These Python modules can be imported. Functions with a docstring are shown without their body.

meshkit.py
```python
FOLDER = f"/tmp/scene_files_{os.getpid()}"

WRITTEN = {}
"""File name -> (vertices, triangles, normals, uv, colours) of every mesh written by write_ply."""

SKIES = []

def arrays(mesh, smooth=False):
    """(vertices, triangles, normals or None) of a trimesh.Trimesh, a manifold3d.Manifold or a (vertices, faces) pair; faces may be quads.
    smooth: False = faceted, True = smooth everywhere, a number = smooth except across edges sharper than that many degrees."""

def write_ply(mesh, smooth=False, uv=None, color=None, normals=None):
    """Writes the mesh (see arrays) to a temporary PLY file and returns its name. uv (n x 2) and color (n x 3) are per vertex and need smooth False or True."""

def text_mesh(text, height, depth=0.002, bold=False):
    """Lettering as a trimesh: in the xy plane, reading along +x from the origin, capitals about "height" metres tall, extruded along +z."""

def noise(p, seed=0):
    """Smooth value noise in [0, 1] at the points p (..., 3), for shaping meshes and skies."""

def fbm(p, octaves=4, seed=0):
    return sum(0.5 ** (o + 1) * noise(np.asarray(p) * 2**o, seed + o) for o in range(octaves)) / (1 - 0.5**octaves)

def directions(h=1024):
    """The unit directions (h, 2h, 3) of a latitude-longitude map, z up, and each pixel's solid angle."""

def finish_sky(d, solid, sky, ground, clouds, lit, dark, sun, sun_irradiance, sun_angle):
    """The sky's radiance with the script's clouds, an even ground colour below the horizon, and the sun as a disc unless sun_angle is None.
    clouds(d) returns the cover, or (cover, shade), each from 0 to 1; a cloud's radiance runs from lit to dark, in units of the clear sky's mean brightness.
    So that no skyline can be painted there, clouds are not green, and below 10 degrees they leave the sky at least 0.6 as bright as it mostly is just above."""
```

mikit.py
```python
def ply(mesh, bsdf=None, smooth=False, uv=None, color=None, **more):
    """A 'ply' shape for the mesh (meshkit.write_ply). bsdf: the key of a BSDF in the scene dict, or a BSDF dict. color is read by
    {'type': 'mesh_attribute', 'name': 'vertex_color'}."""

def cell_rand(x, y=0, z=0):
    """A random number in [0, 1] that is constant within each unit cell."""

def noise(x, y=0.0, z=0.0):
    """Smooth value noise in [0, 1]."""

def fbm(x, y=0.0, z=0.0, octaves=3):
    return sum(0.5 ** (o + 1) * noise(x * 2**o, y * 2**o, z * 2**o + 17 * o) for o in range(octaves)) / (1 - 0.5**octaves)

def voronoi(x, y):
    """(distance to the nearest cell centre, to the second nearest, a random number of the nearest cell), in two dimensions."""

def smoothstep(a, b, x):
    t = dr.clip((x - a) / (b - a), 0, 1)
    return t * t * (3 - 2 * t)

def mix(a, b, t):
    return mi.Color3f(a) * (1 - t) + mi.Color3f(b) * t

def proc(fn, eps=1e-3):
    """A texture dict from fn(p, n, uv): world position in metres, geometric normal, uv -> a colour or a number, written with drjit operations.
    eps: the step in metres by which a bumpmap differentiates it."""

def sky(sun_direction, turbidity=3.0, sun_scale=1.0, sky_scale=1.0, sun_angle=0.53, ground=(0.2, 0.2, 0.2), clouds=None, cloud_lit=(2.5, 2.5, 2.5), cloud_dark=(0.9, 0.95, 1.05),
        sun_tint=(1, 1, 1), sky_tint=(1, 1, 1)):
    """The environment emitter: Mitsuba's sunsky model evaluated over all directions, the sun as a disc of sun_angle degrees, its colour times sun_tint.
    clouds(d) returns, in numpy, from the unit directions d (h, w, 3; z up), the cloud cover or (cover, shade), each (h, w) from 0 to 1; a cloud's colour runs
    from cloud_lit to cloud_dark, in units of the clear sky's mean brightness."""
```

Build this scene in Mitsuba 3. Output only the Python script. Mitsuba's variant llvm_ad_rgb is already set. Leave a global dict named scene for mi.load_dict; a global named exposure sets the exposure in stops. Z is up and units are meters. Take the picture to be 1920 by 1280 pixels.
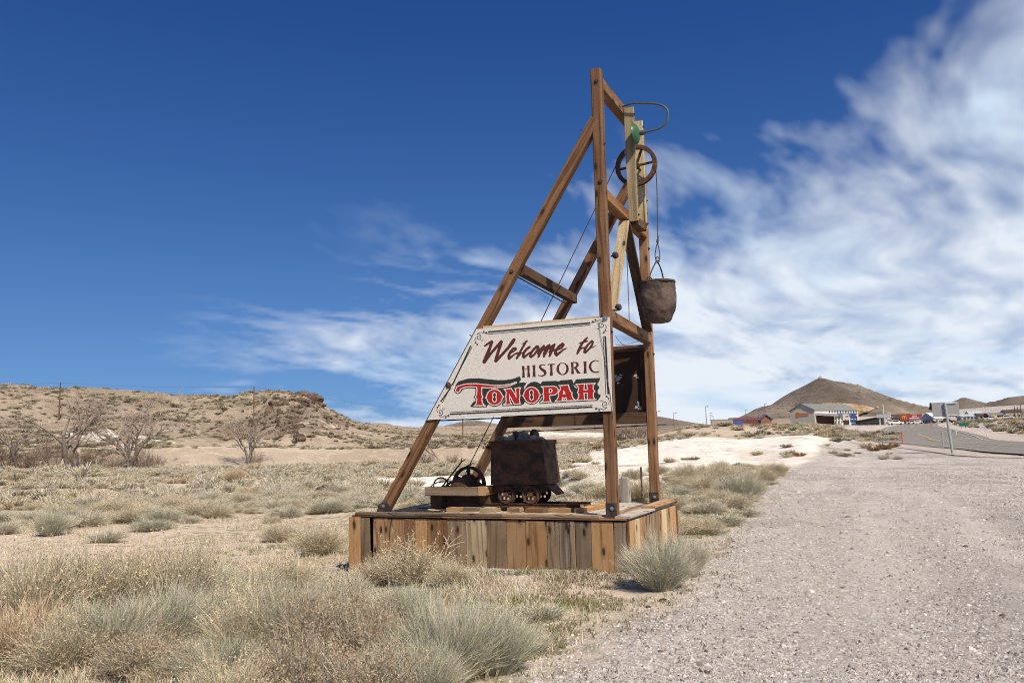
import math, json
import numpy as np, trimesh, drjit as dr, mitsuba as mi, mikit, meshkit, manifold3d as m3
import shapely
from shapely.geometry import Polygon, Point, LineString
from scipy.interpolate import PchipInterpolator, RegularGridInterpolator
from mikit import noise, fbm, voronoi, cell_rand, smoothstep, mix, proc

scene, labels = {}, {}
rng = np.random.default_rng(7)
T4 = mi.ScalarTransform4f

# ------------------------------------------------------------------ camera
FOCAL, PITCH, ROLL, EYE = 1557.0, 0.1223, 0.0239, 1.6225       # focal length in pixels of a 1920 px wide picture
_fw = np.array([0, math.cos(PITCH), math.sin(PITCH)])
_u0, _r0 = np.array([0, -math.sin(PITCH), math.cos(PITCH)]), np.array([1.0, 0, 0])
_rt = math.cos(ROLL) * _r0 - math.sin(ROLL) * _u0
_up = math.sin(ROLL) * _r0 + math.cos(ROLL) * _u0
CAM = np.array([0, 0, EYE])
scene['camera'] = {'type': 'perspective', 'fov': math.degrees(2 * math.atan(960 / FOCAL)), 'fov_axis': 'x', 'near_clip': 0.05, 'far_clip': 20000.0,
                   'to_world': T4().look_at(origin=CAM.tolist(), target=(CAM + _fw).tolist(), up=_up.tolist())}

# ------------------------------------------------------------------ sky and sun
SUN = (0.31, -0.635, 0.707)
exposure = 1.75


def cirrus(d):
    x, y, z = d[..., 0], d[..., 1], d[..., 2]
    az = np.degrees(np.arctan2(x, y)); el = np.degrees(np.arcsin(np.clip(z, -1, 1)))
    zz = np.maximum(z, 0) + 0.13
    u, v = x / zz, y / zz
    N = lambda a, b, c, o, sd: meshkit.fbm(np.stack([a, b, 0 * a + c], -1), o, sd) - 0.5
    a = math.radians(52)
    s, t = u * math.cos(a) + v * math.sin(a), -u * math.sin(a) + v * math.cos(a)
    s, t = s + 0.9 * N(u * 0.8, v * 0.8, 3.1, 3, 5), t + 0.8 * N(u * 0.9 + 7, v * 0.9, 0.0, 3, 9)
    broad = N(s * 0.55, t * 0.8, 0.0, 4, 11)
    billow = N(u * 2.4 + 3, v * 2.0, 2.0, 5, 51)
    streak = N(s * 1.3, t * 4.4, 5.0, 5, 21)
    fine = N(s * 5.5, t * 15.0, 9.0, 4, 31)
    # the cloud bank fills the low right of the sky and thins to single wisps towards the left and the zenith
    sheet = np.clip((az + 12 - 1.75 * np.maximum(el - 7.5, 0)) / 26, -1.2, 0.85)
    sheet = np.where(az > 150, 1.0, sheet) - np.clip((np.abs(az) - 110) / 60, 0, 1) * 0.5
    low = np.clip((9.0 - el) / 9, 0, 1) * 0.42 * np.clip((az + 14) / 14, 0, 1)
    f = 0.80 * broad + 0.55 * billow + 0.62 * streak + 0.40 * fine
    cover = np.clip((f + 0.46 * sheet + low + 0.08) / 0.62, 0, 1)
    cover = cover * np.clip((sheet + 0.62) / 0.6, 0, 1)
    wisp = np.clip((streak + 0.5 * fine + 0.25 * billow - 0.075) / 0.30, 0, 1) * np.clip((az + 13) / 9, 0, 1) * np.clip((16.5 - el + 0.75 * np.maximum(az, 0)) / 8, 0, 1) * 0.52
    cover = np.maximum(cover, wisp) * 0.95
    shade = np.clip(0.10 + 1.7 * N(s * 1.2 + 4, t * 2.2, 0.0, 4, 41) + 0.5 * billow, 0, 1)
    veil = 0.42 * np.exp(-np.maximum(el, 0) / 9.0)                              # thin bluish haze low over the land
    total = 1 - (1 - cover) * (1 - veil)
    return total, (cover * shade + (total - cover) * 1.0) / np.maximum(total, 1e-6)


scene['sky'] = mikit.sky(SUN, turbidity=2.2, clouds=cirrus, cloud_lit=(7.0, 7.5, 8.1), cloud_dark=(3.6, 5.6, 7.7), sun_tint=(0.97, 1.0, 1.055), sky_tint=(0.098, 0.288, 0.61), ground=(0.3, 0.26, 0.22))


# ------------------------------------------------------------------ points on view rays, used to lay out far things at their own distances
def ray(px, py):
    d = _fw + (px - 960) / FOCAL * _rt - (py - 640) / FOCAL * _up
    return d / np.hypot(d[0], d[1])


def at(px, py, dist):
    return CAM + ray(px, py) * dist


# ------------------------------------------------------------------ helpers
def newkey(key):
    if key not in scene and key not in labels:
        return key
    n = 1
    while f'{key}_{n:03d}' in scene or f'{key}_{n:03d}' in labels:
        n += 1
    return f'{key}_{n:03d}'


def thing(key, label, cat=None, group=None, kind=None):
    key = newkey(key)
    labels[key] = {'label': label}
    if cat: labels[key]['category'] = cat
    if group: labels[key]['group'] = group
    if kind: labels[key]['kind'] = kind
    return key


# the headframe's own axes: x to the right along its front, y to the back, z up, origin at the platform's front right corner
TH = 0.4138
FR, FB, FO = np.array([math.cos(TH), -math.sin(TH), 0]), np.array([math.sin(TH), math.cos(TH), 0]), np.array([1.3909, 10.5334, 0])


def fw(p):
    p = np.asarray(p, float)
    return FO + p[..., :1] * FR + p[..., 1:2] * FB + p[..., 2:3] * np.array([0, 0, 1.0])


def arr(m):
    if hasattr(m, 'to_mesh'):
        q = m.to_mesh(); return np.array(q.vert_properties[:, :3], float), np.array(q.tri_verts)
    if isinstance(m, (tuple, list)):
        return np.asarray(m[0], float), np.asarray(m[1], int)
    return np.array(m.vertices), np.array(m.faces)


def join(ms):
    vs, fs, us, n = [], [], [], 0
    for m in ms:
        v, f = arr(m); vs.append(v); fs.append(f + n); n += len(v)
        if isinstance(m, (tuple, list)) and len(m) > 2: us.append(m[2])
    return (np.vstack(vs), np.vstack(fs)) + ((np.vstack(us),) if us else ())


def put(key, mesh, bsdf, smooth=False, frame=False, color=None, label=None):
    """One entry of the scene; a tuple mesh may carry uv as its third item."""
    key = newkey(key)
    if isinstance(mesh, list): mesh = join(mesh)
    uv = mesh[2] if isinstance(mesh, tuple) and len(mesh) > 2 else None
    v, f = arr(mesh)
    if frame: v = fw(v)
    scene[key] = mikit.ply((v, f), bsdf, smooth=smooth, uv=uv, color=color)
    if label: labels[key] = {'label': label}
    return key


def unit(v):
    v = np.asarray(v, float); return v / np.linalg.norm(v)


_ids = [0]


def prism(p0, p1, w, h, side=(1, 0, 0), pal=0, ch=0.006, nseg=1, jit=0.0, taper=1.0):
    """A chamfered timber from p0 to p1: w along side, h across it; uv = (along, round) in metres, v carries the board's own number."""
    p0, p1 = np.asarray(p0, float), np.asarray(p1, float)
    d = unit(p1 - p0); L = np.linalg.norm(p1 - p0)
    s = np.asarray(side, float); s = unit(s - d * (s @ d)); t = np.cross(d, s)
    a, b = w / 2, h / 2; ch = min(ch, a * 0.6, b * 0.6)
    sec = np.array([(a, -b + ch), (a, b - ch), (a - ch, b), (-a + ch, b), (-a, b - ch), (-a, -b + ch), (-a + ch, -b), (a - ch, -b)])
    k = len(sec)
    _ids[0] += 1
    ident = pal + 8 * (_ids[0] % 58)
    per = np.concatenate([[0], np.cumsum(np.linalg.norm(np.diff(np.vstack([sec, sec[:1]]), axis=0), axis=1))])
    per = per / max(per[-1], 0.8) * 0.8 + ident + 0.1
    off = rng.uniform(0, 5)
    rings = []
    for i in range(nseg + 1):
        f = i / nseg
        sc = 1 + (taper - 1) * f
        j = rng.normal(0, jit, 2) if 0 < i < nseg else (0, 0)
        rings.append(p0 + d * L * f + (sec[:, :1] * sc + j[0]) * s + (sec[:, 1:] * sc + j[1]) * t)
    V, F, U = [], [], []
    for i in range(nseg):
        for q in range(k):
            n = len(V)
            V += [rings[i][q], rings[i][(q + 1) % k], rings[i + 1][(q + 1) % k], rings[i + 1][q]]
            l0, l1 = off + L * i / nseg, off + L * (i + 1) / nseg
            U += [(l0, per[q]), (l0, per[q + 1]), (l1, per[q + 1]), (l1, per[q])]
            F += [(n, n + 1, n + 2), (n, n + 2, n + 3)]
    for ring, flip in ((rings[0], True), (rings[-1], False)):
        n = len(V); V += list(ring)
        U += [(off + 9 + c[0] * 0.5, ident + 0.45 + c[1] * 0.8) for c in sec]
        for q in range(1, k - 1):
            F.append((n, n + q + 1, n + q) if flip else (n, n + q, n + q + 1))
    return np.array(V), np.array(F), np.array(U)


def board(x0, x1, y0, y1, z0, z1, axis='z', pal=0, ch=0.004, nseg=1, jit=0.0):
    c = np.array([(x0 + x1) / 2, (y0 + y1) / 2, (z0 + z1) / 2]); e = np.array([x1 - x0, y1 - y0, z1 - z0])
    i = 'xyz'.index(axis); d = np.zeros(3); d[i] = e[i] / 2
    s = np.zeros(3); si = (i + 1) % 3; s[si] = 1
    return prism(c - d, c + d, e[si], e[(i + 2) % 3], s, pal, ch, nseg, jit)


def box(x0, x1, y0, y1, z0, z1):
    m = trimesh.creation.box((x1 - x0, y1 - y0, z1 - z0)); m.apply_translation(((x0 + x1) / 2, (y0 + y1) / 2, (z0 + z1) / 2))
    return arr(m)


def hullbox(pts):
    m = trimesh.convex.convex_hull(np.asarray(pts, float)); return arr(m)


def tube(pts, r, n=8, caps=True):
    pts = np.asarray(pts, float); m = len(pts)
    rr = np.broadcast_to(np.asarray(r, float), (m,))
    tan = np.gradient(pts, axis=0); tan /= np.linalg.norm(tan, axis=1, keepdims=True)
    s = np.cross(tan[0], [0, 0, 1] if abs(tan[0][2]) < 0.9 else [1, 0, 0]); s = unit(s)
    V = []
    for i in range(m):
        s = unit(s - tan[i] * (s @ tan[i])); t = np.cross(tan[i], s)
        a = np.arange(n) * 2 * math.pi / n
        V.append(pts[i] + rr[i] * (np.cos(a)[:, None] * s + np.sin(a)[:, None] * t))
    V = np.vstack(V); F = []
    for i in range(m - 1):
        for q in range(n):
            a, b = i * n + q, i * n + (q + 1) % n
            F += [(a, b, b + n), (a, b + n, a + n)]
    if caps:
        for base, fl in ((0, 1), ((m - 1) * n, 0)):
            for q in range(1, n - 1):
                F.append((base, base + q + 1, base + q) if fl else (base, base + q, base + q + 1))
    return V, np.array(F)


def spline(pts, n=24):
    pts = np.asarray(pts, float); t = np.arange(len(pts)); q = np.linspace(0, len(pts) - 1, n)
    return np.stack([PchipInterpolator(t, pts[:, i])(q) for i in range(3)], 1)


def lathe(profile, origin, axis=(0, 0, 1), n=24):
    """profile: (radius, along) pairs, closed or open, turned round the axis through origin."""
    m = trimesh.creation.revolve(np.asarray(profile, float), sections=n)
    v = np.array(m.vertices); ax = unit(axis)
    s = unit(np.cross(ax, [0.3, 0.9, 0.2] if abs(ax[1]) < 0.9 else [1, 0, 0.1])); t = np.cross(ax, s)
    return np.asarray(origin) + v[:, :1] * s + v[:, 1:2] * t + v[:, 2:3] * ax, np.array(m.faces)


def flat(poly, y0, y1):
    """A shapely polygon in (x, z) made solid between y0 and y1 (headframe axes)."""
    out = []
    for g in getattr(poly, 'geoms', [poly]):
        if g.area < 1e-7: continue
        v, f = arr(trimesh.creation.extrude_polygon(g, y1 - y0, engine='earcut'))
        out.append((np.stack([v[:, 0], y1 - v[:, 2], v[:, 1]], 1), f))
    return join(out)


def bolt(p, axis=(0, -1, 0), r=0.018, frame=True):
    """Square washer and hex head, pointing along axis."""
    ax = unit(axis)
    w = lathe([(0, 0), (r * 1.9, 0), (r * 1.9, 0.004), (0, 0.004)], p, ax, 10)
    hd = lathe([(0, 0.004), (r, 0.004), (r, 0.018), (r * 0.7, 0.022), (0, 0.022)], p, ax, 6)
    return join([w, hd])


# ------------------------------------------------------------------ materials
def P(key, color, rough=0.8, metal=0.0, spec=0.3, two=True, bump=None, bscale=1.0):
    c = color if isinstance(color, dict) else {'type': 'rgb', 'value': list(color)}
    b = {'type': 'principled', 'base_color': c, 'roughness': rough, 'metallic': metal, 'specular': spec}
    if bump is not None: b = {'type': 'bumpmap', 'scale': bscale, 'nested': bump, 'bsdf': b}
    scene[key] = {'type': 'twosided', 'bsdf': b} if two else b


def D(key, color):
    scene[key] = {'type': 'twosided', 'bsdf': {'type': 'diffuse', 'reflectance': {'type': 'rgb', 'value': list(color)}}}


WOOD = [((.200, .102, .050), (.066, .034, .018), (.275, .165, .09)),     # 0 brown post
        ((.345, .205, .098), (.135, .072, .037), (.40, .28, .155)),      # 1 tan board
        ((.22, .165, .112), (.09, .062, .042), (.29, .235, .175)),    # 2 grey board
        ((.46, .375, .235), (.22, .15, .085), (.50, .44, .32)),      # 3 pale board
        ((.40, .335, .20), (.20, .15, .085), (.47, .42, .30)),       # 4 greenish pale plank
        ((.10, .058, .034), (.045, .025, .016), (.14, .09, .06)),    # 5 dark timber
        ((.33, .295, .245), (.17, .145, .115), (.40, .37, .32)),     # 6 grey deck
        ((.34, .165, .075), (.12, .06, .03), (.33, .22, .12))]      # 7 orange edge


def wood_color(p, n, uv):
    u, v = uv.x, uv.y
    pid = dr.floor(v); k = dr.floor(pid / 8 + 0.01); pal = pid - 8 * k
    a, b, c = (mi.Color3f(0) for _ in range(3))
    for i, (w0, w1, w2) in enumerate(WOOD):
        m = dr.abs(pal - i) < 0.5
        a, b, c = dr.select(m, mi.Color3f(w0), a), dr.select(m, mi.Color3f(w1), b), dr.select(m, mi.Color3f(w2), c)
    r = cell_rand(pid, 3); r2 = cell_rand(pid, 5)
    f = v - pid
    warp = noise(u * 1.7 + r * 31, f * 6, r * 9) * 0.10
    long = fbm(u * 0.9 + r * 57, (f + warp) * 34, r * 17, 3)
    fine = noise(u * 5.0 + r * 11, (f + warp * 0.5) * 210, 2.0)
    blotch = fbm(u * 2.6 + r * 13, f * 9, r * 5, 3)
    col = mix(a, c, dr.clip((blotch - 0.42) * 2.2, 0, 1))
    dk = dr.clip(smoothstep(0.50, 0.74, long) * 0.75 + (fine - 0.55) * 0.55, 0, 1)
    col = mix(col, b, dk)
    col = mix(col, b, dr.clip((.40 - blotch) * 3.0, 0, 1) * .55)
    crack = smoothstep(.016, .004, dr.abs(noise(u * .55 + r * 41, (f + warp * .5) * 17, 4.0) - .5)) * smoothstep(.45, .6, noise(u * 1.3 + r2 * 9, f * 3, 8.0))
    col = mix(col, mi.Color3f(.022, .015, .011), crack * .85)
    kd, _, kr = voronoi(u * 2.3 + r * 21, f * 5.5 + r2 * 7)
    knot = smoothstep(0.15, 0.07, kd) * dr.select(kr > 0.55, 1.0, 0.0)
    halo = smoothstep(0.32, 0.10, kd) * dr.select(kr > 0.55, 0.45, 0.0)
    col = mix(col, b * 0.9, halo)
    col = mix(col, mi.Color3f(0.028, 0.016, 0.010), knot * 0.9)
    col = col * (0.74 + 0.50 * r) * mix((1.04, 1.0, .93), (.95, 1.0, 1.10), r2)
    return dr.clip(col, 0, .8)


def wood_bump(p, n, uv):
    u, v = uv.x, uv.y
    pid = dr.floor(v); r = cell_rand(pid, 3); f = v - pid
    warp = noise(u * 1.7 + r * 31, f * 6, r * 9) * 0.10
    return 0.0035 * fbm(u * 0.9 + r * 57, (f + warp) * 34, r * 17, 3) + 0.0014 * noise(u * 5.0 + r * 11, (f + warp * 0.5) * 210, 2.0)


P('wood', proc(wood_color), 0.82, spec=0.25, bump=proc(wood_bump, eps=0.002))


def rust_color(p, n, uv):
    a = fbm(p.x * 7, p.y * 7, p.z * 7, 4); b = fbm(p.x * 31 + 4, p.y * 31, p.z * 24, 3)
    c = mix((.036, .024, .018), (.098, .050, .032), smoothstep(0.35, 0.65, a))
    c = mix(c, (.17, .075, .040), smoothstep(0.58, 0.78, b) * 0.7)
    return mix(c, (.03, .022, .020), smoothstep(0.60, 0.80, fbm(p.x * 3, p.y * 3 + 9, p.z * 11, 3)) * 0.7)


def rust_bump(p, n, uv):
    return 0.006 * fbm(p.x * 30, p.y * 30, p.z * 30, 3)


P('rust', proc(rust_color), 0.78, spec=0.35, bump=proc(rust_bump, eps=0.003))
P('iron', proc(lambda p, n, uv: mix((.030, .027, .026), (.075, .055, .045), smoothstep(0.4, 0.7, fbm(p.x * 14, p.y * 14, p.z * 14, 3)))), 0.6, spec=0.4)
P('bucket_iron', proc(lambda p, n, uv: mix(mix((.050, .037, .032), (.105, .074, .060), smoothstep(0.35, 0.65, fbm(p.x * 9, p.y * 9, p.z * 6, 4))), (.15, .112, .105), smoothstep(0.60, 0.75, fbm(p.x * 4 + 3, p.y * 4, p.z * 4, 3)) * 0.7)), 0.7, spec=0.35, bump=proc(lambda p, n, uv: 0.02 * fbm(p.x * 11, p.y * 11, p.z * 11, 3), eps=0.004))
P('bolt_steel', (.45, .45, .46), 0.38, metal=0.9)
P('cable_steel', (.06, .055, .05), 0.6, spec=0.4)
P('sign_white', proc(lambda p, n, uv: mix(mix((.655, .635, .605), (.70, .68, .65), fbm(p.x * 1.6, p.y * 1.6, p.z * 2, 2)), (.52, .48, .42), smoothstep(0.66, 0.86, fbm(p.x * 7, p.y * 7, p.z * 1.2, 2)) * 0.3)), 0.55, spec=0.4)
P('sign_black', (.028, .036, .033), 0.6)
P('sign_red', (.42, .018, .020), 0.5)
P('sign_outline', (.72, .67, .62), 0.55)
P('sign_brown', (.088, .026, .022), 0.6)
P('lamp_green', (.028, .115, .058), 0.38, spec=0.4)
P('lamp_pipe', (.075, .085, .085), 0.5, spec=.5)
P('nail_iron', (.03, .024, .02), .8)
P('glass_bulb', (.75, .75, .70), 0.2)
# ================================================================== PLATFORM
pf = thing('platform', 'low weathered wooden platform of upright boards that carries the headframe and mine cart', 'platform')
XB = [-3.749, -3.488, -3.229, -3.063, -2.868, -2.67, -2.564, -2.269, -1.958, -1.675, -1.39, -1.096, -0.929, -0.78, -0.708, -0.495, -0.198, -0.03]
PB = [1, 1, 0, 1, 1, 0, 2, 3, 2, 1, 1, 2, 2, 2, 2, 1, 2]
for i, (a, b) in enumerate(zip(XB[:-1], XB[1:])):
    d = 0.006 * math.sin(i * 2.3); top = 0.622 - 0.004 * (i % 3)
    put(pf + '__front_board', board(a + .003, b - .003, 0.004 + d, .032 + d, -.32, top, 'z', PB[i], nseg=4, jit=.0012), 'wood', frame=True)
put(pf + '__corner_board', board(-4.147, -3.952, -.02, .012, -.42, .635, 'z', 1), 'wood', frame=True)
put(pf + '__corner_board', prism((-3.865, .012, -.4), (-3.875, -.004, .625), .15, .028, (1, 0, 0), 2), 'wood', frame=True)
put(pf + '__corner_board', board(-4.147, -4.119, .014, .16, -.42, .635, 'z', 1), 'wood', frame=True)
put(pf + '__corner_strip', board(-.026, .004, .0, .030, -.3, .625, 'z', 5), 'wood', frame=True)
YB = [.035, .287, .5, .66, .858, 1.07, 1.287, 1.50, 1.694, 1.98, 2.24, 2.59]
for i, (a, b) in enumerate(zip(YB[:-1], YB[1:])):
    put(pf + '__side_board', board(-.024 + .004 * math.sin(i * 1.9), .006 + .004 * math.sin(i * 1.9), a + .003, b - .003, -.3, .625, 'z', [1, 3, 1, 1, 2, 1, 2, 1, 3, 1, 1][i]), 'wood', frame=True)
put(pf + '__side_board', board(-.02, .016, 2.592, 2.675, -.3, .633, 'z', 0), 'wood', frame=True)
for i in range(12):
    put(pf + '__rear_board', board(-4.12 + i * .341, -4.12 + (i + 1) * .341 - .006, 2.64, 2.668, -.3, .622, 'z', i % 3), 'wood', frame=True)
for i in range(8):
    put(pf + '__left_board', board(-4.11, -4.085, .17 + i * .308, .17 + (i + 1) * .308 - .006, -.4, .622, 'z', i % 3), 'wood', frame=True)
for i in range(28):
    a = -4.10 + i * .1455
    put(pf + '__deck_plank', board(a + .004, a + .1405, .10, 2.62, .624, .660 + .0015 * (i % 3), 'y', 6 if i % 5 else 2), 'wood', frame=True)
nails = []
for a, b in zip(XB[:-1], XB[1:]):
    for z in (.56, .03):
        for x in ((a * .8 + b * .2), (a * .2 + b * .8)):
            nails.append(lathe([(0, 0), (.0055, 0), (.0045, .004), (0, .004)], (x + rng.normal(0, .006), .0015 if 0 else -.003, z + rng.normal(0, .012)), (0, -1, 0), 6))
put(pf + '__nail', nails, 'nail_iron', frame=True); labels[pf + '__nail'] = {'label': 'dark nail heads', 'kind': 'stuff'}
# edging: thin reddish strip, grey cap planks on top of it
for a, b, p in ((-4.09, -2.62, 0), (-2.617, -1.30, 7), (-1.297, -.02, 0)):
    put(pf + '__edge_strip', board(a, b, -.022, .095, .638, .660, 'x', p), 'wood', frame=True)
for a, b, z in ((-4.03, -3.05, .661), (-3.045, -1.72, .664), (-1.715, -.37, .661)):
    put(pf + '__cap_plank', board(a, b, -.03, .098, z, z + .038, 'x', 2, nseg=5, jit=.002), 'wood', frame=True)
put(pf + '__side_cap', board(-.17, .03, .0, 1.25, .662, .692, 'y', 6), 'wood', frame=True)
put(pf + '__side_cap', board(-.165, .035, 1.22, 2.70, .694, .724, 'y', 1), 'wood', frame=True)
put(pf + '__side_cap', board(-.165, .012, 1.30, 2.68, .663, .692, 'y', 2), 'wood', frame=True)

# ================================================================== HEADFRAME
hf = thing('headframe', 'tall brown timber mine headframe with leaning legs and a pulley wheel at its top', 'headframe')
W6 = .14
put(hf + '__post', prism((-.264, .24, .661), (-.264, .24, 6.672), W6, W6, (1, 0, 0), 0, .010, 14, .0016), 'wood', frame=True, label='front corner post reaching the top')
put(hf + '__post', prism((-.264, 2.43, .661), (-.264, 2.43, 6.60), .132, W6, (1, 0, 0), 0, .010, 14, .0016), 'wood', frame=True, label='rear corner post behind the bucket')
put(hf + '__leg', prism((-3.732, .24, .661), (-.292, .24, 5.97), W6, W6, (0, 1, 0), 0, .010, 14, .0016), 'wood', frame=True, label='front leaning leg')
put(hf + '__leg', prism((-3.56, 2.43, .661), (-.30, 2.43, 5.97), W6, W6, (0, 1, 0), 0, .010, 14, .0016), 'wood', frame=True, label='rear leaning leg')
put(hf + '__beam', prism((-.264, .311, 6.50), (-.264, 2.36, 6.50), W6, .16, (1, 0, 0), 0, .008, 4, .001), 'wood', frame=True)
put(hf + '__beam', prism((-.264, .311, 4.93), (-.264, 2.36, 4.86), W6, .15, (1, 0, 0), 0, .008, 4, .001), 'wood', frame=True)
put(hf + '__beam', prism((-.264, .311, 3.28), (-.264, 2.36, 3.19), W6, .15, (1, 0, 0), 0, .008, 4, .001), 'wood', frame=True)
put(hf + '__beam', prism((-1.49, .311, 4.03), (-1.44, 2.36, 3.92), .10, .15, (1, 0, 0), 5, .008), 'wood', frame=True, label='cross beam between the two leaning legs')
put(hf + '__sign_rail', board(-2.72, -.335, 2.375, 2.425, 1.885, 2.055, 'x', 5), 'wood', frame=True)
put(hf + '__brace', prism((-.235, 1.22, 4.77), (-.235, .42, 3.36), .15, .042, (1, 0, 0), 3, .004), 'wood', frame=True, label='pale plank brace sloping down to the front post')
put(hf + '__brace', prism((-.235, 1.30, 4.75), (-.235, 2.30, 3.29), .15, .042, (1, 0, 0), 5, .004), 'wood', frame=True, label='dark plank brace sloping down to the rear post')
put(hf + '__sheave_plank', board(-.192, -.048, 1.30, 1.345, 4.79, 6.51, 'z', 4, .004, 4, .001), 'wood', frame=True)
put(hf + '__sheave_plank', board(-.192, -.048, 1.80, 1.845, 4.77, 6.48, 'z', 4, .004, 4, .001), 'wood', frame=True)
put(hf + '__spacer_block', board(-.19, -.06, 1.348, 1.797, 4.74, 4.86, 'y', 5), 'wood', frame=True)
for p in ((-.264, .165), (-.264, 2.355)):
    b = put(hf + '__base_bracket', join([box(p[0] - .074, p[0] + .074, p[1] - .002, p[1] + .004, .662, .84), box(p[0] - .074, p[0] + .074, p[1] - .08, p[1] - .003, .662, .669)]), 'iron', frame=True)
    put(b + '__bolt', bolt((p[0] + .01, p[1] - .003, .77), r=.014), 'bolt_steel', frame=True)
for x, y in ((-3.70, .165), (-3.53, 2.355)):
    b = put(hf + '__base_bracket', hullbox([(x - .11, y, .662), (x + .13, y, .662), (x + .15, y, .74), (x + .06, y, .86), (x - .05, y, .80)] + [(x - .11, y + .005, .662), (x + .13, y + .005, .662), (x + .15, y + .005, .74), (x + .06, y + .005, .86), (x - .05, y + .005, .80)]), 'iron', frame=True)
    put(b + '__bolt', bolt((x + .02, y - .001, .775), r=.014), 'bolt_steel', frame=True)
for x, z in ((-.25, 6.48), (-.25, 5.07), (-1.576, 3.988)):
    put(hf + '__bolt', bolt((x, .169, z), r=.018), 'iron', frame=True)
for x, y, z in ((-.193, .24, 5.62), (-.193, .24, 3.05), (-.193, 2.43, 4.62), (-.193, 2.43, 2.95), (-.193, 2.43, 5.4)):
    put(hf + '__bolt', bolt((x, y, z), (1, 0, 0), .013), 'iron', frame=True)
for x, z in ((-.461, 5.838), (-2.217, 3.128)):
    q = np.array([x, .24, z])
    put(hf + '__bolt', join([bolt(q, (-.84, 0, .54), .014), tube([q, q + np.array([-.84, 0, .54]) * .07], .008, 6)]), 'iron', frame=True)
for x, z in ((-.047, 6.40), (-.047, 4.88)):
    put(hf + '__bolt', bolt((x, 1.322, z), (1, 0, 0), .011), 'iron', frame=True)
    put(hf + '__bolt', bolt((x, 1.822, z - .02), (1, 0, 0), .011), 'iron', frame=True)
put(hf + '__tie_rod', tube([(-3.06, .33, 1.975), (-.335, .33, 1.985)], .009, 8), 'iron', frame=True)
put(hf + '__tie_rod', tube([(-3.02, 2.52, 1.80), (-.06, 2.52, 1.86)], .009, 8), 'iron', frame=True)
put(hf + '__tie_rod', tube([(-1.53, .311, 3.925), (-1.50, 2.36, 3.81)], .010, 8), 'iron', frame=True)

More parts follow.
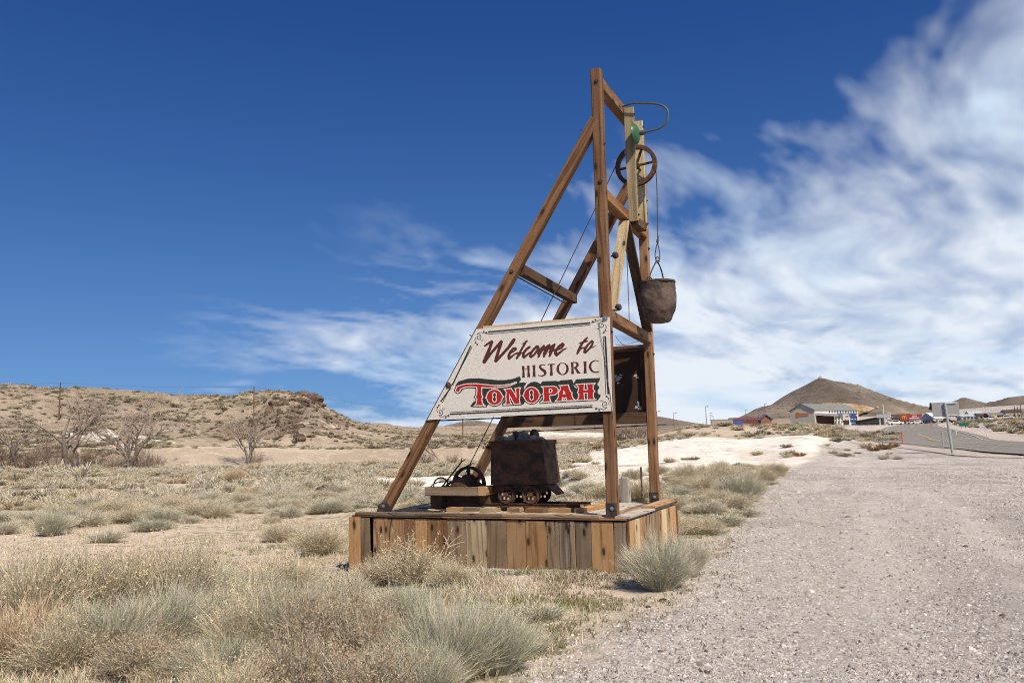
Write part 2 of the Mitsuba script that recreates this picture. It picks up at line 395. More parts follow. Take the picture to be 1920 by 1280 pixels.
# pulley wheel between the two pale planks
wc = np.array([-.112, 1.572, 5.70]); R = .315
sv = put(hf + '__sheave', lathe([(R - .060, -.034), (R, -.034), (R, -.020), (R - .022, 0), (R, .020), (R, .034), (R - .060, .034), (R - .060, -.034)], wc, (0, 1, 0), 48), 'rust', smooth=35, frame=True, label='rusty spoked pulley wheel')
put(sv + '__hub', lathe([(0, -.05), (.045, -.05), (.055, -.02), (.055, .02), (.045, .05), (0, .05)], wc, (0, 1, 0), 20), 'rust', smooth=35, frame=True)
for k in range(4):
    a = math.radians(4 + 90 * k) if k % 2 == 0 else math.radians(4 + 90 * k + (-25 if k == 1 else -20))
    e = np.array([math.cos(a), 0, math.sin(a)])
    put(sv + '__spoke', prism(wc + e * .04, wc + e * (R - .04), .044, .03, (0, 1, 0), 5, .006)[:2], 'rust', frame=True)
put(sv + '__axle', tube([wc + (0, -.27, 0), wc + (0, .27, 0)], .018, 10), 'iron', frame=True)

# ================================================================== SIGNS
LETTERS = json.loads(r'''{"welcome":[[[[-1952,3023],[-2008,2984],[-2011,2978],[-2008,2969],[-1996,2966],[-1922,2998],[-1935,2965],[-2037,2767],[-2037,2756],[-2033,2746],[-2025,2738],[-2014,2733],[-1996,2733],[-1986,2739],[-1976,2755],[-1874,2872],[-1795,2945],[-1837,2830],[-1859,2762],[-1854,2748],[-1847,2741],[-1832,2736],[-1816,2739],[-1621,2917],[-1556,2982],[-1527,3024],[-1525,3037],[-1531,3048],[-1543,3054],[-1556,3054],[-1564,3050],[-1601,3013],[-1652,2945],[-1752,2852],[-1790,2822],[-1717,3012],[-1720,3029],[-1736,3040],[-1751,3040],[-1759,3036],[-1923,2880],[-1892,2946],[-1863,3022],[-1863,3031],[-1874,3046],[-1890,3050]]],[[[-1628,2877],[-1658,2819],[-1652,2774],[-1641,2762],[-1628,2760],[-1620,2763],[-1535,2827],[-1504,2830],[-1534,2779],[-1533,2770],[-1527,2763],[-1511,2761],[-1504,2766],[-1491,2786],[-1454,2822],[-1451,2828],[-1453,2834],[-1432,2836],[-1442,2796],[-1426,2772],[-1418,2765],[-1411,2763],[-1401,2765],[-1331,2819],[-1336,2789],[-1333,2779],[-1310,2764],[-1300,2762],[-1292,2766],[-1237,2808],[-1194,2857],[-1187,2892],[-1180,2899],[-1179,2909],[-1185,2923],[-1193,2929],[-1216,2935],[-1227,2933],[-1278,2892],[-1310,2855],[-1322,2855],[-1397,2808],[-1391,2840],[-1356,2877],[-1349,2878],[-1307,2908],[-1303,2915],[-1307,2929],[-1315,2934],[-1325,2934],[-1376,2908],[-1425,2859],[-1428,2852],[-1447,2855],[-1398,2930],[-1348,2999],[-1347,3006],[-1350,3013],[-1363,3017],[-1370,3014],[-1402,2987],[-1440,2971],[-1441,2966],[-1437,2963],[-1412,2965],[-1489,2855],[-1494,2860],[-1500,2861],[-1542,2849],[-1613,2809],[-1600,2845],[-1550,2864],[-1512,2893],[-1510,2906],[-1518,2925],[-1528,2931],[-1575,2927]],[[-1565,2884],[-1574,2880],[-1556,2899],[-1546,2901]],[[-1296,2803],[-1294,2816],[-1253,2867],[-1221,2890],[-1224,2874],[-1260,2830]]],[[[-1216,2930],[-1222,2924],[-1223,2911],[-1207,2881],[-1193,2875],[-1205,2863],[-1206,2854],[-1202,2846],[-1215,2830],[-1217,2822],[-1214,2810],[-1204,2802],[-1212,2779],[-1212,2770],[-1206,2763],[-1197,2760],[-1183,2766],[-1139,2844],[-1130,2846],[-1110,2859],[-1137,2817],[-1135,2809],[-1126,2803],[-1136,2779],[-1135,2770],[-1129,2762],[-1119,2759],[-1110,2761],[-1105,2765],[-1053,2853],[-1026,2869],[-1049,2837],[-1052,2829],[-1049,2820],[-1040,2814],[-1054,2774],[-1047,2764],[-1037,2760],[-1028,2762],[-1023,2766],[-991,2823],[-967,2836],[-973,2806],[-971,2797],[-952,2768],[-941,2762],[-933,2761],[-922,2766],[-832,2836],[-790,2856],[-786,2863],[-789,2870],[-795,2871],[-844,2857],[-926,2810],[-924,2832],[-917,2841],[-849,2861],[-817,2902],[-814,2908],[-815,2918],[-835,2941],[-846,2945],[-856,2943],[-913,2909],[-946,2870],[-958,2870],[-969,2864],[-944,2922],[-946,2934],[-957,2942],[-970,2940],[-976,2934],[-1023,2910],[-1017,2923],[-1020,2933],[-1028,2939],[-1041,2940],[-1103,2903],[-1097,2915],[-1100,2927],[-1107,2933],[-1121,2934],[-1174,2889],[-1176,2902],[-1194,2927],[-1206,2933]],[[-887,2879],[-885,2881],[-865,2894],[-869,2886]]]],"to":[[[[-513,2946],[-484,2985],[-484,2991],[-488,2995],[-495,2995],[-531,2976],[-568,2940],[-620,2922],[-621,2915],[-616,2910],[-592,2915],[-631,2848],[-657,2793],[-657,2781],[-652,2774],[-639,2771],[-631,2775],[-584,2837],[-550,2845],[-561,2800],[-560,2789],[-550,2779],[-526,2775],[-518,2779],[-461,2828],[-449,2842],[-440,2839],[-374,2866],[-375,2871],[-379,2872],[-418,2864],[-437,2856],[-419,2878],[-406,2925],[-411,2936],[-429,2948],[-438,2950],[-445,2946],[-498,2904],[-535,2862],[-546,2868],[-582,2860],[-560,2898],[-537,2922],[-519,2923],[-490,2935],[-487,2940],[-488,2946],[-493,2950]],[[-482,2849],[-520,2817],[-519,2828],[-476,2883],[-438,2914],[-446,2893]]]],"historic":[[[[-783,2638],[-802,2658],[-826,2671],[-839,2675],[-867,2677],[-880,2675],[-905,2664],[-916,2656],[-933,2636],[-942,2611],[-943,2585],[-936,2559],[-929,2548],[-910,2528],[-886,2515],[-872,2511],[-845,2509],[-831,2512],[-806,2522],[-796,2530],[-779,2551],[-770,2575],[-769,2601],[-776,2627]],[[-815,2551],[-827,2536],[-834,2530],[-842,2527],[-858,2524],[-874,2528],[-881,2533],[-888,2539],[-899,2556],[-903,2566],[-907,2588],[-906,2610],[-904,2621],[-901,2632],[-890,2649],[-884,2656],[-869,2666],[-853,2668],[-837,2664],[-823,2653],[-813,2636],[-806,2616],[-804,2593],[-808,2571]]],[[[-1407,2625],[-1404,2665],[-1445,2666],[-1438,2588],[-1445,2506],[-1403,2507],[-1407,2617],[-1364,2617],[-1362,2589],[-1369,2508],[-1326,2509],[-1332,2594],[-1328,2666],[-1369,2665],[-1365,2625]]],[[[-1040,2511],[-997,2512],[-1000,2587],[-996,2658],[-990,2659],[-966,2651],[-970,2671],[-1059,2671],[-1067,2647],[-1047,2657],[-1033,2657],[-1033,2588]]],[[[-1186,2661],[-1198,2640],[-1196,2629],[-1172,2596],[-1136,2568],[-1123,2550],[-1126,2535],[-1155,2521],[-1205,2531],[-1210,2529],[-1211,2522],[-1207,2519],[-1154,2505],[-1108,2517],[-1085,2546],[-1084,2553],[-1085,2559],[-1104,2595],[-1146,2621],[-1166,2641],[-1165,2649],[-1142,2659],[-1104,2651],[-1098,2654],[-1098,2660],[-1102,2663],[-1143,2672],[-1180,2667]]],[[[-1250,2589],[-1244,2667],[-1290,2667],[-1281,2591],[-1290,2508],[-1244,2509]]],[[[-431,2680],[-434,2674],[-451,2666],[-462,2658],[-478,2638],[-484,2626],[-487,2614],[-488,2588],[-481,2563],[-474,2551],[-456,2532],[-433,2519],[-420,2515],[-390,2511],[-347,2524],[-345,2531],[-349,2534],[-359,2532],[-366,2535],[-384,2530],[-394,2530],[-414,2534],[-431,2545],[-445,2561],[-449,2571],[-455,2592],[-454,2614],[-447,2635],[-435,2652],[-418,2663],[-399,2669],[-387,2669],[-363,2661],[-356,2657],[-350,2659],[-347,2663],[-350,2668],[-390,2682]]],[[[-707,2676],[-713,2672],[-738,2671],[-732,2595],[-739,2514],[-698,2516],[-702,2595],[-697,2596],[-678,2568],[-652,2518],[-603,2520],[-635,2560],[-659,2598],[-635,2611],[-628,2618],[-627,2627],[-629,2651],[-631,2657],[-639,2663],[-667,2676]],[[-663,2644],[-662,2629],[-671,2614],[-702,2605],[-699,2661],[-674,2660]]],[[[-523,2600],[-516,2674],[-562,2672],[-556,2596],[-564,2513],[-520,2515]]]],"red":[[[[[-1962,2400],[-1825,2397],[-1716,2399],[-1629,2411],[-1553,2441],[-1618,2423],[-1715,2413],[-1824,2413],[-2000,2436],[-2133,2455],[-2256,2460],[-2330,2456],[-2404,2439],[-2435,2434],[-2438,2409],[-2447,2405],[-2452,2400],[-2456,2394],[-2457,2384],[-2454,2374],[-2445,2365],[-2435,2360],[-2424,2360],[-2413,2363],[-2405,2370],[-2401,2381],[-2388,2403],[-2347,2419],[-2257,2430],[-2125,2419],[-2123,2370],[-2128,2306],[-2148,2276],[-2126,2250],[-2133,2191],[-2156,2162],[-2033,2162],[-2055,2188],[-2063,2218],[-2065,2253],[-2048,2272],[-2064,2303],[-2065,2358],[-2062,2410]]]],[[[[-1960,2210],[-1949,2197],[-1936,2185],[-1922,2175],[-1905,2167],[-1888,2162],[-1870,2159],[-1852,2159],[-1834,2161],[-1818,2166],[-1802,2174],[-1788,2184],[-1775,2196],[-1766,2209],[-1758,2224],[-1753,2245],[-1734,2263],[-1754,2279],[-1757,2289],[-1763,2305],[-1772,2319],[-1784,2332],[-1798,2343],[-1813,2352],[-1830,2359],[-1847,2363],[-1865,2365],[-1883,2363],[-1901,2360],[-1917,2353],[-1933,2345],[-1946,2334],[-1957,2321],[-1966,2306],[-1972,2291],[-1975,2276],[-1990,2261],[-1973,2243],[-1968,2225]],[[-1825,2292],[-1830,2274],[-1838,2263],[-1830,2250],[-1827,2237],[-1828,2223],[-1831,2210],[-1835,2204],[-1843,2195],[-1854,2189],[-1865,2187],[-1876,2190],[-1887,2197],[-1895,2207],[-1901,2226],[-1899,2247],[-1894,2259],[-1889,2265],[-1896,2277],[-1899,2289],[-1899,2302],[-1895,2314],[-1892,2319],[-1884,2327],[-1873,2333],[-1862,2334],[-1850,2332],[-1840,2325],[-1832,2316],[-1827,2305]]]],[[[[-1703,2358],[-1614,2363],[-1567,2295],[-1534,2230],[-1535,2313],[-1542,2353],[-1523,2365],[-1485,2367],[-1495,2311],[-1488,2262],[-1499,2223],[-1493,2160],[-1565,2160],[-1606,2233],[-1642,2301],[-1644,2220],[-1632,2180],[-1619,2160],[-1705,2158],[-1683,2182],[-1682,2241],[-1692,2261],[-1678,2285],[-1679,2330]]]],[[[[-1404,2215],[-1394,2201],[-1381,2189],[-1368,2180],[-1352,2172],[-1336,2167],[-1319,2164],[-1302,2164],[-1285,2166],[-1269,2172],[-1254,2179],[-1240,2189],[-1228,2201],[-1219,2214],[-1212,2229],[-1206,2250],[-1189,2264],[-1207,2281],[-1210,2293],[-1216,2308],[-1225,2323],[-1236,2335],[-1249,2346],[-1263,2355],[-1279,2362],[-1296,2366],[-1313,2368],[-1330,2366],[-1347,2363],[-1363,2356],[-1377,2348],[-1390,2337],[-1401,2324],[-1409,2310],[-1415,2295],[-1418,2278],[-1434,2264],[-1417,2249],[-1411,2230]],[[-1277,2297],[-1279,2284],[-1288,2269],[-1280,2256],[-1277,2242],[-1278,2228],[-1281,2215],[-1288,2204],[-1297,2196],[-1308,2192],[-1319,2192],[-1325,2194],[-1334,2201],[-1342,2211],[-1348,2231],[-1346,2252],[-1337,2269],[-1345,2281],[-1348,2294],[-1348,2306],[-1344,2319],[-1337,2329],[-1328,2336],[-1317,2339],[-1312,2340],[-1301,2337],[-1291,2331],[-1283,2321],[-1279,2310]]]],[[[[-1132,2345],[-1131,2287],[-1144,2267],[-1128,2242],[-1134,2189],[-1161,2168],[-1044,2172],[-1059,2203],[-1058,2252],[-1049,2256],[-982,2259],[-948,2278],[-931,2304],[-937,2327],[-955,2352],[-993,2364],[-1146,2366]],[[-1022,2340],[-1007,2321],[-1012,2295],[-1029,2281],[-1062,2280],[-1060,2339]]]],[[[[-885,2342],[-895,2311],[-920,2275],[-915,2250],[-927,2207],[-961,2170],[-878,2171],[-880,2196],[-874,2226],[-849,2203],[-816,2224],[-814,2202],[-806,2173],[-708,2175],[-734,2207],[-745,2251],[-737,2264],[-755,2278],[-775,2319],[-787,2370],[-898,2367]],[[-824,2255],[-866,2255],[-848,2318]]]],[[[[-659,2372],[-562,2373],[-570,2331],[-572,2294],[-514,2293],[-515,2332],[-520,2373],[-424,2372],[-443,2355],[-445,2299],[-426,2274],[-445,2255],[-447,2203],[-432,2174],[-518,2173],[-515,2263],[-573,2263],[-569,2173],[-654,2175],[-637,2211],[-633,2246],[-651,2271],[-636,2295],[-637,2343]]]]],"white":[[[[-1190,2162],[-1187,2154],[-1024,2160],[-1023,2161],[-1013,2162],[-1027,2167],[-1045,2206],[-1045,2243],[-978,2246],[-938,2269],[-935,2273],[-933,2272],[-928,2251],[-939,2213],[-987,2162],[-990,2161],[-987,2158],[-864,2159],[-863,2161],[-398,2161],[-395,2170],[-416,2171],[-434,2206],[-432,2250],[-409,2273],[-432,2302],[-431,2349],[-406,2372],[-399,2372],[-396,2383],[-399,2384],[-535,2385],[-536,2381],[-545,2381],[-547,2382],[-546,2386],[-684,2385],[-681,2381],[-681,2379],[-689,2378],[-682,2369],[-672,2369],[-650,2339],[-649,2298],[-666,2271],[-647,2243],[-649,2215],[-666,2179],[-668,2178],[-695,2179],[-722,2212],[-731,2249],[-720,2267],[-745,2286],[-762,2323],[-777,2383],[-919,2379],[-919,2376],[-926,2375],[-915,2371],[-899,2341],[-907,2317],[-916,2305],[-918,2306],[-925,2332],[-947,2362],[-991,2376],[-1170,2378],[-1171,2377],[-1177,2376],[-1170,2360],[-1157,2359],[-1145,2341],[-1145,2291],[-1160,2268],[-1142,2239],[-1147,2195]],[[-530,2251],[-529,2249],[-531,2176],[-533,2174],[-555,2175],[-556,2177],[-559,2250],[-557,2251]],[[-527,2307],[-529,2305],[-556,2306],[-558,2307],[-557,2329],[-549,2369],[-548,2371],[-534,2371],[-533,2370],[-528,2332]],[[-851,2187],[-828,2200],[-821,2179],[-823,2178],[-865,2178],[-867,2195],[-866,2199],[-863,2199]],[[-1022,2319],[-1024,2301],[-1034,2294],[-1048,2294],[-1047,2326],[-1029,2327]]],[[[-1454,2264],[-1430,2243],[-1424,2226],[-1416,2209],[-1404,2194],[-1391,2180],[-1375,2169],[-1358,2160],[-1339,2154],[-1320,2151],[-1300,2151],[-1281,2154],[-1263,2160],[-1246,2169],[-1231,2180],[-1218,2193],[-1207,2208],[-1199,2224],[-1193,2244],[-1169,2263],[-1194,2287],[-1197,2296],[-1204,2313],[-1213,2329],[-1226,2344],[-1240,2356],[-1257,2366],[-1275,2374],[-1294,2378],[-1313,2380],[-1333,2379],[-1351,2375],[-1369,2367],[-1386,2358],[-1400,2346],[-1412,2331],[-1422,2315],[-1428,2298],[-1431,2284]],[[-1320,2270],[-1328,2278],[-1332,2285],[-1335,2295],[-1334,2304],[-1332,2313],[-1324,2323],[-1318,2326],[-1309,2326],[-1303,2324],[-1298,2319],[-1292,2307],[-1291,2297],[-1293,2288],[-1296,2280],[-1305,2269],[-1298,2261],[-1293,2252],[-1290,2236],[-1292,2225],[-1296,2215],[-1302,2208],[-1311,2204],[-1319,2205],[-1327,2213],[-1332,2221],[-1334,2232],[-1334,2243],[-1331,2254]]],[[[-1738,2160],[-1738,2150],[-1734,2149],[-1732,2145],[-1595,2148],[-1603,2159],[-1603,2164],[-1606,2165],[-1619,2185],[-1630,2221],[-1630,2241],[-1628,2242],[-1626,2241],[-1579,2158],[-1582,2153],[-1577,2153],[-1574,2147],[-1479,2147],[-1478,2155],[-1464,2156],[-1475,2166],[-1479,2166],[-1480,2168],[-1485,2222],[-1474,2261],[-1481,2311],[-1472,2359],[-1453,2373],[-1469,2373],[-1470,2375],[-1469,2380],[-1528,2378],[-1535,2373],[-1565,2373],[-1556,2355],[-1548,2312],[-1548,2295],[-1550,2294],[-1552,2295],[-1607,2377],[-1680,2372],[-1730,2372],[-1733,2367],[-1726,2365],[-1693,2325],[-1692,2289],[-1708,2262],[-1696,2239],[-1697,2187],[-1715,2168]]],[[[-2469,2402],[-2471,2395],[-2472,2383],[-2469,2372],[-2465,2365],[-2457,2357],[-2450,2352],[-2438,2348],[-2425,2347],[-2409,2350],[-2396,2359],[-2391,2365],[-2386,2377],[-2377,2393],[-2343,2406],[-2256,2417],[-2140,2407],[-2138,2371],[-2142,2310],[-2165,2276],[-2141,2247],[-2147,2196],[-2176,2158],[-2203,2151],[-2185,2150],[-2183,2149],[-2145,2149],[-2001,2143],[-1995,2155],[-2021,2169],[-2042,2193],[-2048,2219],[-2050,2248],[-2031,2270],[-2049,2306],[-2051,2357],[-2048,2395],[-1962,2387],[-1824,2384],[-1714,2387],[-1625,2399],[-1520,2439],[-1529,2461],[-1621,2435],[-1717,2426],[-1824,2426],[-1998,2448],[-2132,2468],[-2257,2473],[-2333,2469],[-2408,2451],[-2449,2445],[-2452,2419],[-2462,2411]]],[[[-2008,2261],[-1986,2237],[-1981,2221],[-1972,2204],[-1960,2189],[-1945,2175],[-1929,2164],[-1911,2155],[-1891,2149],[-1871,2146],[-1851,2146],[-1831,2149],[-1812,2155],[-1794,2163],[-1778,2174],[-1764,2188],[-1753,2203],[-1745,2220],[-1739,2239],[-1714,2264],[-1741,2285],[-1751,2310],[-1761,2326],[-1774,2341],[-1789,2353],[-1807,2363],[-1826,2371],[-1845,2376],[-1866,2377],[-1886,2376],[-1906,2372],[-1924,2365],[-1941,2355],[-1956,2343],[-1969,2328],[-1979,2312],[-1986,2295],[-1989,2282]],[[-1869,2265],[-1878,2274],[-1883,2281],[-1885,2290],[-1885,2299],[-1882,2308],[-1875,2317],[-1868,2321],[-1859,2321],[-1853,2318],[-1847,2313],[-1841,2302],[-1840,2292],[-1843,2279],[-1848,2272],[-1857,2264],[-1846,2251],[-1842,2241],[-1841,2231],[-1843,2220],[-1847,2211],[-1853,2204],[-1862,2200],[-1870,2201],[-1877,2206],[-1884,2217],[-1887,2227],[-1887,2238],[-1884,2248],[-1878,2256]]]],"black":[[[[-2464,2456],[-2467,2429],[-2480,2413],[-2487,2398],[-2487,2378],[-2481,2362],[-2471,2350],[-2457,2340],[-2441,2334],[-2418,2333],[-2396,2340],[-2383,2350],[-2351,2387],[-2338,2393],[-2255,2402],[-2154,2394],[-2154,2372],[-2157,2315],[-2184,2276],[-2157,2243],[-2160,2218],[-2192,2208],[-2236,2156],[-2233,2140],[-2194,2137],[-2192,2135],[-1991,2129],[-1958,2167],[-1936,2152],[-1916,2142],[-1895,2136],[-1871,2132],[-1849,2132],[-1827,2135],[-1804,2142],[-1785,2152],[-1768,2164],[-1752,2179],[-1713,2225],[-1711,2223],[-1712,2217],[-1752,2169],[-1753,2137],[-1744,2136],[-1741,2132],[-1583,2134],[-1463,2134],[-1456,2143],[-1437,2144],[-1409,2177],[-1383,2158],[-1362,2148],[-1342,2141],[-1322,2138],[-1299,2138],[-1277,2141],[-1257,2148],[-1238,2157],[-1221,2169],[-1206,2184],[-1159,2240],[-1157,2237],[-1159,2221],[-1166,2215],[-1207,2166],[-1197,2141],[-1023,2147],[-1011,2148],[-998,2147],[-995,2145],[-987,2144],[-864,2146],[-852,2147],[-388,2148],[-348,2196],[-339,2230],[-368,2232],[-380,2257],[-379,2287],[-352,2320],[-379,2355],[-378,2373],[-349,2408],[-340,2444],[-351,2445],[-506,2447],[-668,2445],[-711,2393],[-713,2394],[-726,2445],[-848,2443],[-899,2440],[-903,2434],[-913,2432],[-916,2429],[-949,2439],[-1089,2442],[-1144,2441],[-1147,2438],[-1155,2437],[-1180,2408],[-1208,2427],[-1228,2436],[-1251,2442],[-1272,2444],[-1292,2442],[-1315,2437],[-1335,2429],[-1353,2419],[-1370,2404],[-1420,2345],[-1422,2347],[-1423,2360],[-1420,2381],[-1381,2427],[-1384,2435],[-1410,2437],[-1410,2444],[-1492,2442],[-1492,2444],[-1459,2482],[-1478,2527],[-1582,2499],[-1675,2490],[-1780,2491],[-1953,2513],[-2087,2533],[-2213,2539],[-2290,2535],[-2367,2517],[-2419,2508]],[[-707,2381],[-689,2356],[-679,2355],[-664,2335],[-664,2321],[-693,2343],[-708,2375],[-709,2381]]]]}''')
sg = thing('welcome_sign', 'white trapezoid welcome sign with red TONOPAH lettering bolted across the front of the headframe', 'sign')
SP = [(-.187, 3.235), (-.196, 2.010), (-2.925, 1.986), (-2.122, 3.223)]
put(sg + '__panel', flat(Polygon(SP), .142, .160), 'sign_white', frame=True)
put(sg + '__batten', board(-2.03, -.345, .165, .205, 3.205, 3.262, 'x', 3), 'wood', frame=True)
put(sg + '__batten', board(-2.72, -.345, .165, .205, 2.03, 2.10, 'x', 5), 'wood', frame=True)
put(sg + '__edge_trim', prism((-2.936, .150, 1.984), (-2.132, .150, 3.225), .022, .012, (0, 1, 0), 6)[:2], 'lamp_pipe', frame=True)


def polys(raw):
    return shapely.unary_union([Polygon([(x / 1000, z / 1000) for x, z in p[0]], [[(x / 1000, z / 1000) for x, z in h] for h in p[1:]]).buffer(0) for p in raw])


Y0 = .142
put(sg + '__lettering', flat(polys(LETTERS['welcome']), Y0 - .0015, Y0 - .0002), 'sign_brown', frame=True, label='brown script reading Welcome')
put(sg + '__lettering', flat(polys(LETTERS['to']), Y0 - .0015, Y0 - .0002), 'sign_brown', frame=True, label='brown script reading to')
put(sg + '__lettering', flat(polys(LETTERS['historic']), Y0 - .0015, Y0 - .0002), 'sign_brown', frame=True, label='brown capitals reading HISTORIC')
put(sg + '__letter_shadow', flat(polys(LETTERS['black']), Y0 - .0012, Y0 - .0002), 'sign_black', frame=True, label='black block shadow behind the red name')
put(sg + '__letter_outline', flat(polys(LETTERS['white']), Y0 - .0024, Y0 - .0013), 'sign_outline', frame=True)
for g in LETTERS['red']:
    put(sg + '__letter', flat(polys(g), Y0 - .0036, Y0 - .0025), 'sign_red', frame=True)
for pts, w in (([(-1.941, 3.168), (-.445, 3.175)], .015), ([(-1.941, 3.138), (-.446, 3.150)], .0045), ([(-2.563, 2.052), (-.457, 2.071)], .014), ([(-2.562, 2.078), (-.456, 2.094)], .0045),
               ([(-2.213, 2.996), (-2.514, 2.458)], .014), ([(-2.540, 2.422), (-2.705, 2.234)], .014), ([(-2.193, 2.980), (-2.679, 2.217)], .005), ([(-.251, 2.986), (-.238, 2.227)], .016), ([(-.277, 2.988), (-.271, 2.228)], .005)):
    put(sg + '__border_line', flat(LineString(pts).buffer(max(w / 2 * 1.55, .0055), cap_style=2), Y0 - .0012, Y0 - .0002), 'sign_black', frame=True)


def star(cx, cz, r, rot):
    a = np.arange(10) * math.pi / 5 + rot
    q = np.where(np.arange(10) % 2 == 0, r, r * .42)
    return Polygon(np.stack([cx + q * np.cos(a), cz + q * np.sin(a)], 1))


def ornament(cx, cz, sx, sz):
    t = np.linspace(0.4, 8.2, 50)
    sp = LineString(np.stack([cx + sx * (.006 + .0047 * t) * np.cos(t) * 1.05, cz + sz * (.006 + .0047 * t) * np.sin(t)], 1)).buffer(.0052)
    arcs = [LineString([(cx + sx * a, cz + sz * b) for a, b in q]).buffer(.0042) for q in
            ([(-.02, .045), (.0, .062), (.03, .07), (.07, .055), (.11, .05)], [(-.045, .0), (-.058, -.03), (-.05, -.065), (-.03, -.09)], [(.03, -.04), (.05, -.05), (.07, -.045)])]
    st = [star(cx + sx * .125, cz + sz * .052, .026, .3), star(cx + sx * .085, cz + sz * .075, .022, 1.1), star(cx - sx * .022, cz - sz * .10, .022, .7), star(cx - sx * .05, cz - sz * .075, .016, .2)]
    return shapely.unary_union([sp] + arcs + st)


for cx, cz, sx, sz in ((-2.09, 3.105, 1, 1), (-.29, 3.135, -1, 1), (-2.71, 2.085, 1, -1), (-.285, 2.10, -1, -1)):
    put(sg + '__corner_scroll', flat(ornament(cx, cz, sx, sz), Y0 - .0012, Y0 - .0002), 'sign_black', frame=True)
for x, z in ((-1.72, 3.165), (-1.18, 3.168), (-.72, 3.171), (-.245, 2.62), (-.24, 2.40), (-2.40, 2.045), (-1.95, 2.05), (-1.5, 2.055), (-1.05, 2.06), (-.66, 2.064), (-2.05, 2.145)):
    put(sg + '__screw', lathe([(0, 0), (.009, 0), (.008, .005), (0, .006)], (x, Y0 - .0015, z), (0, -1, 0), 8), 'bolt_steel' if z > 2.3 else 'iron', frame=True)
put(sg + '__bolt', lathe([(0, 0), (.042, 0), (.042, .008), (.034, .016), (.015, .02), (.015, .03), (0, .03)], (-2.573, Y0 - .0005, 2.461), (0, -1, 0), 16), 'rust', smooth=35, frame=True, label='large rusty round washer on the sloping edge')
put(sg + '__bolt', bolt((-.243, Y0 - .0005, 3.218), r=.02), 'bolt_steel', frame=True)
wire = spline([(-.335, .132, 3.19), (-.30, .128, 2.95), (-.265, .130, 2.72), (-.245, .132, 2.45), (-.205, .134, 2.18), (-.195, .136, 1.95)], 20)
tag_wire = thing('loose_wire', 'thin dark wire hanging down the right edge of the white welcome sign', 'wire')
scene[tag_wire] = mikit.ply((fw(tube(wire, .0028, 5)[0]), tube(wire, .0028, 5)[1]), 'cable_steel')

rs = thing('rear_sign', 'dark brown back of a second sign on the far side with flaking white paint', 'sign')
P('sign_back', proc(lambda p, n, uv: mix((.024, .015, .011), (.060, .030, .020), fbm(p.x * 9, p.y * 9, p.z * 3, 3))), 0.85)
P('flaking_paint', (.42, .45, .47), 0.8)
RP = Polygon([(-.335, 3.115), (-.335, 2.06), (-2.86, 2.06), (-2.10, 3.115)])
put(rs + '__panel', flat(RP, 2.505, 2.523), 'sign_back', frame=True)
put(rs + '__frame', board(-2.1, -.335, 2.46, 2.503, 3.02, 3.115, 'x', 5), 'wood', frame=True)
put(rs + '__frame', board(-.42, -.337, 2.46, 2.503, 2.06, 3.017, 'z', 5), 'wood', frame=True)
g = []
rs_rng = np.random.default_rng(3)
for i in range(240):
    x, z = rs_rng.uniform(-.95, -.45), 2.09 + .62 * rs_rng.beta(1.3, 1.7)
    if meshkit.noise(np.array([x * 6, z * 6, 3.0]), 4) < .44: continue
    n = rs_rng.integers(6, 10); a = np.sort(rs_rng.uniform(0, 2 * math.pi, n)); q = rs_rng.uniform(.008, .05, n)
    g.append(Polygon(np.stack([x + q * 1.2 * np.cos(a), z + q * .6 * np.sin(a)], 1)).buffer(0))
put(rs + '__paint_patch', flat(shapely.unary_union(g), 2.5025, 2.5048), 'flaking_paint', frame=True, label='flakes of old white paint')

# ================================================================== CABLE, BUCKET, LAMP
cb = thing('hoist_cable', 'thin steel hoisting cable running from the winch over the pulley wheel to the bucket', 'cable')
al = np.linspace(math.radians(150), 0, 20)
over = [wc + (R - .018) * np.array([math.cos(a), 0, math.sin(a)]) for a in al]
pts = [(-2.78, 1.02, 1.20), (-1.6, 1.27, 3.42)] + over + [(.185, 1.572, 5.2), (.165, 1.572, 4.62), (.158, 1.572, 4.52)]
tb = tube(pts, .0075, 6); scene[cb] = mikit.ply((fw(tb[0]), tb[1]), 'cable_steel')
put(cb + '__clip', join([lathe([(0, -.02), (.018, -.02), (.018, .02), (0, .02)], (.158, 1.572, 4.515), (0, 0, 1), 10), tube([(.158, 1.572, 4.52), (.19, 1.57, 4.60)], .005, 5)]), 'iron', frame=True)
lp = [(.158, 1.572, 4.50), (.128, 1.572, 4.40), (.112, 1.572, 4.30), (.125, 1.572, 4.235), (.150, 1.572, 4.22), (.175, 1.572, 4.24), (.182, 1.572, 4.31), (.172, 1.572, 4.41), (.158, 1.572, 4.50)]
put(cb + '__loop', tube(spline(lp, 28), .0075, 6), 'cable_steel', frame=True)

bk = thing('ore_bucket', 'dented dark iron ore bucket hanging from the cable at the right of the headframe', 'bucket')
bc = np.array([.128, 1.572, 3.31])
pr = [(0, 0), (.12, .0), (.165, .012), (.19, .05), (.232, .17), (.258, .30), (.262, .42), (.252, .53), (.245, .585), (.233, .585), (.238, .53), (.246, .42), (.24, .30), (.215, .17), (.17, .06), (0, .05)]
prd = []
for a, b in zip(pr[:-1], pr[1:]):
    prd += [tuple(np.array(a) * (1 - t) + np.array(b) * t) for t in (0, .34, .67)]
prd.append(pr[-1])
v, f = lathe(prd, (0, 0, 0), (0, 0, 1), 72)
dv = (meshkit.fbm(v * 5.5, 4, 3) - .5) * .075 * np.clip(np.hypot(v[:, 0], v[:, 1]) / .2, 0, 1)
rad = np.hypot(v[:, 0], v[:, 1])[:, None] + 1e-9
v[:, :2] += v[:, :2] / rad * dv[:, None]
put(bk + '__body', (v + bc, f), 'bucket_iron', smooth=40, frame=True)
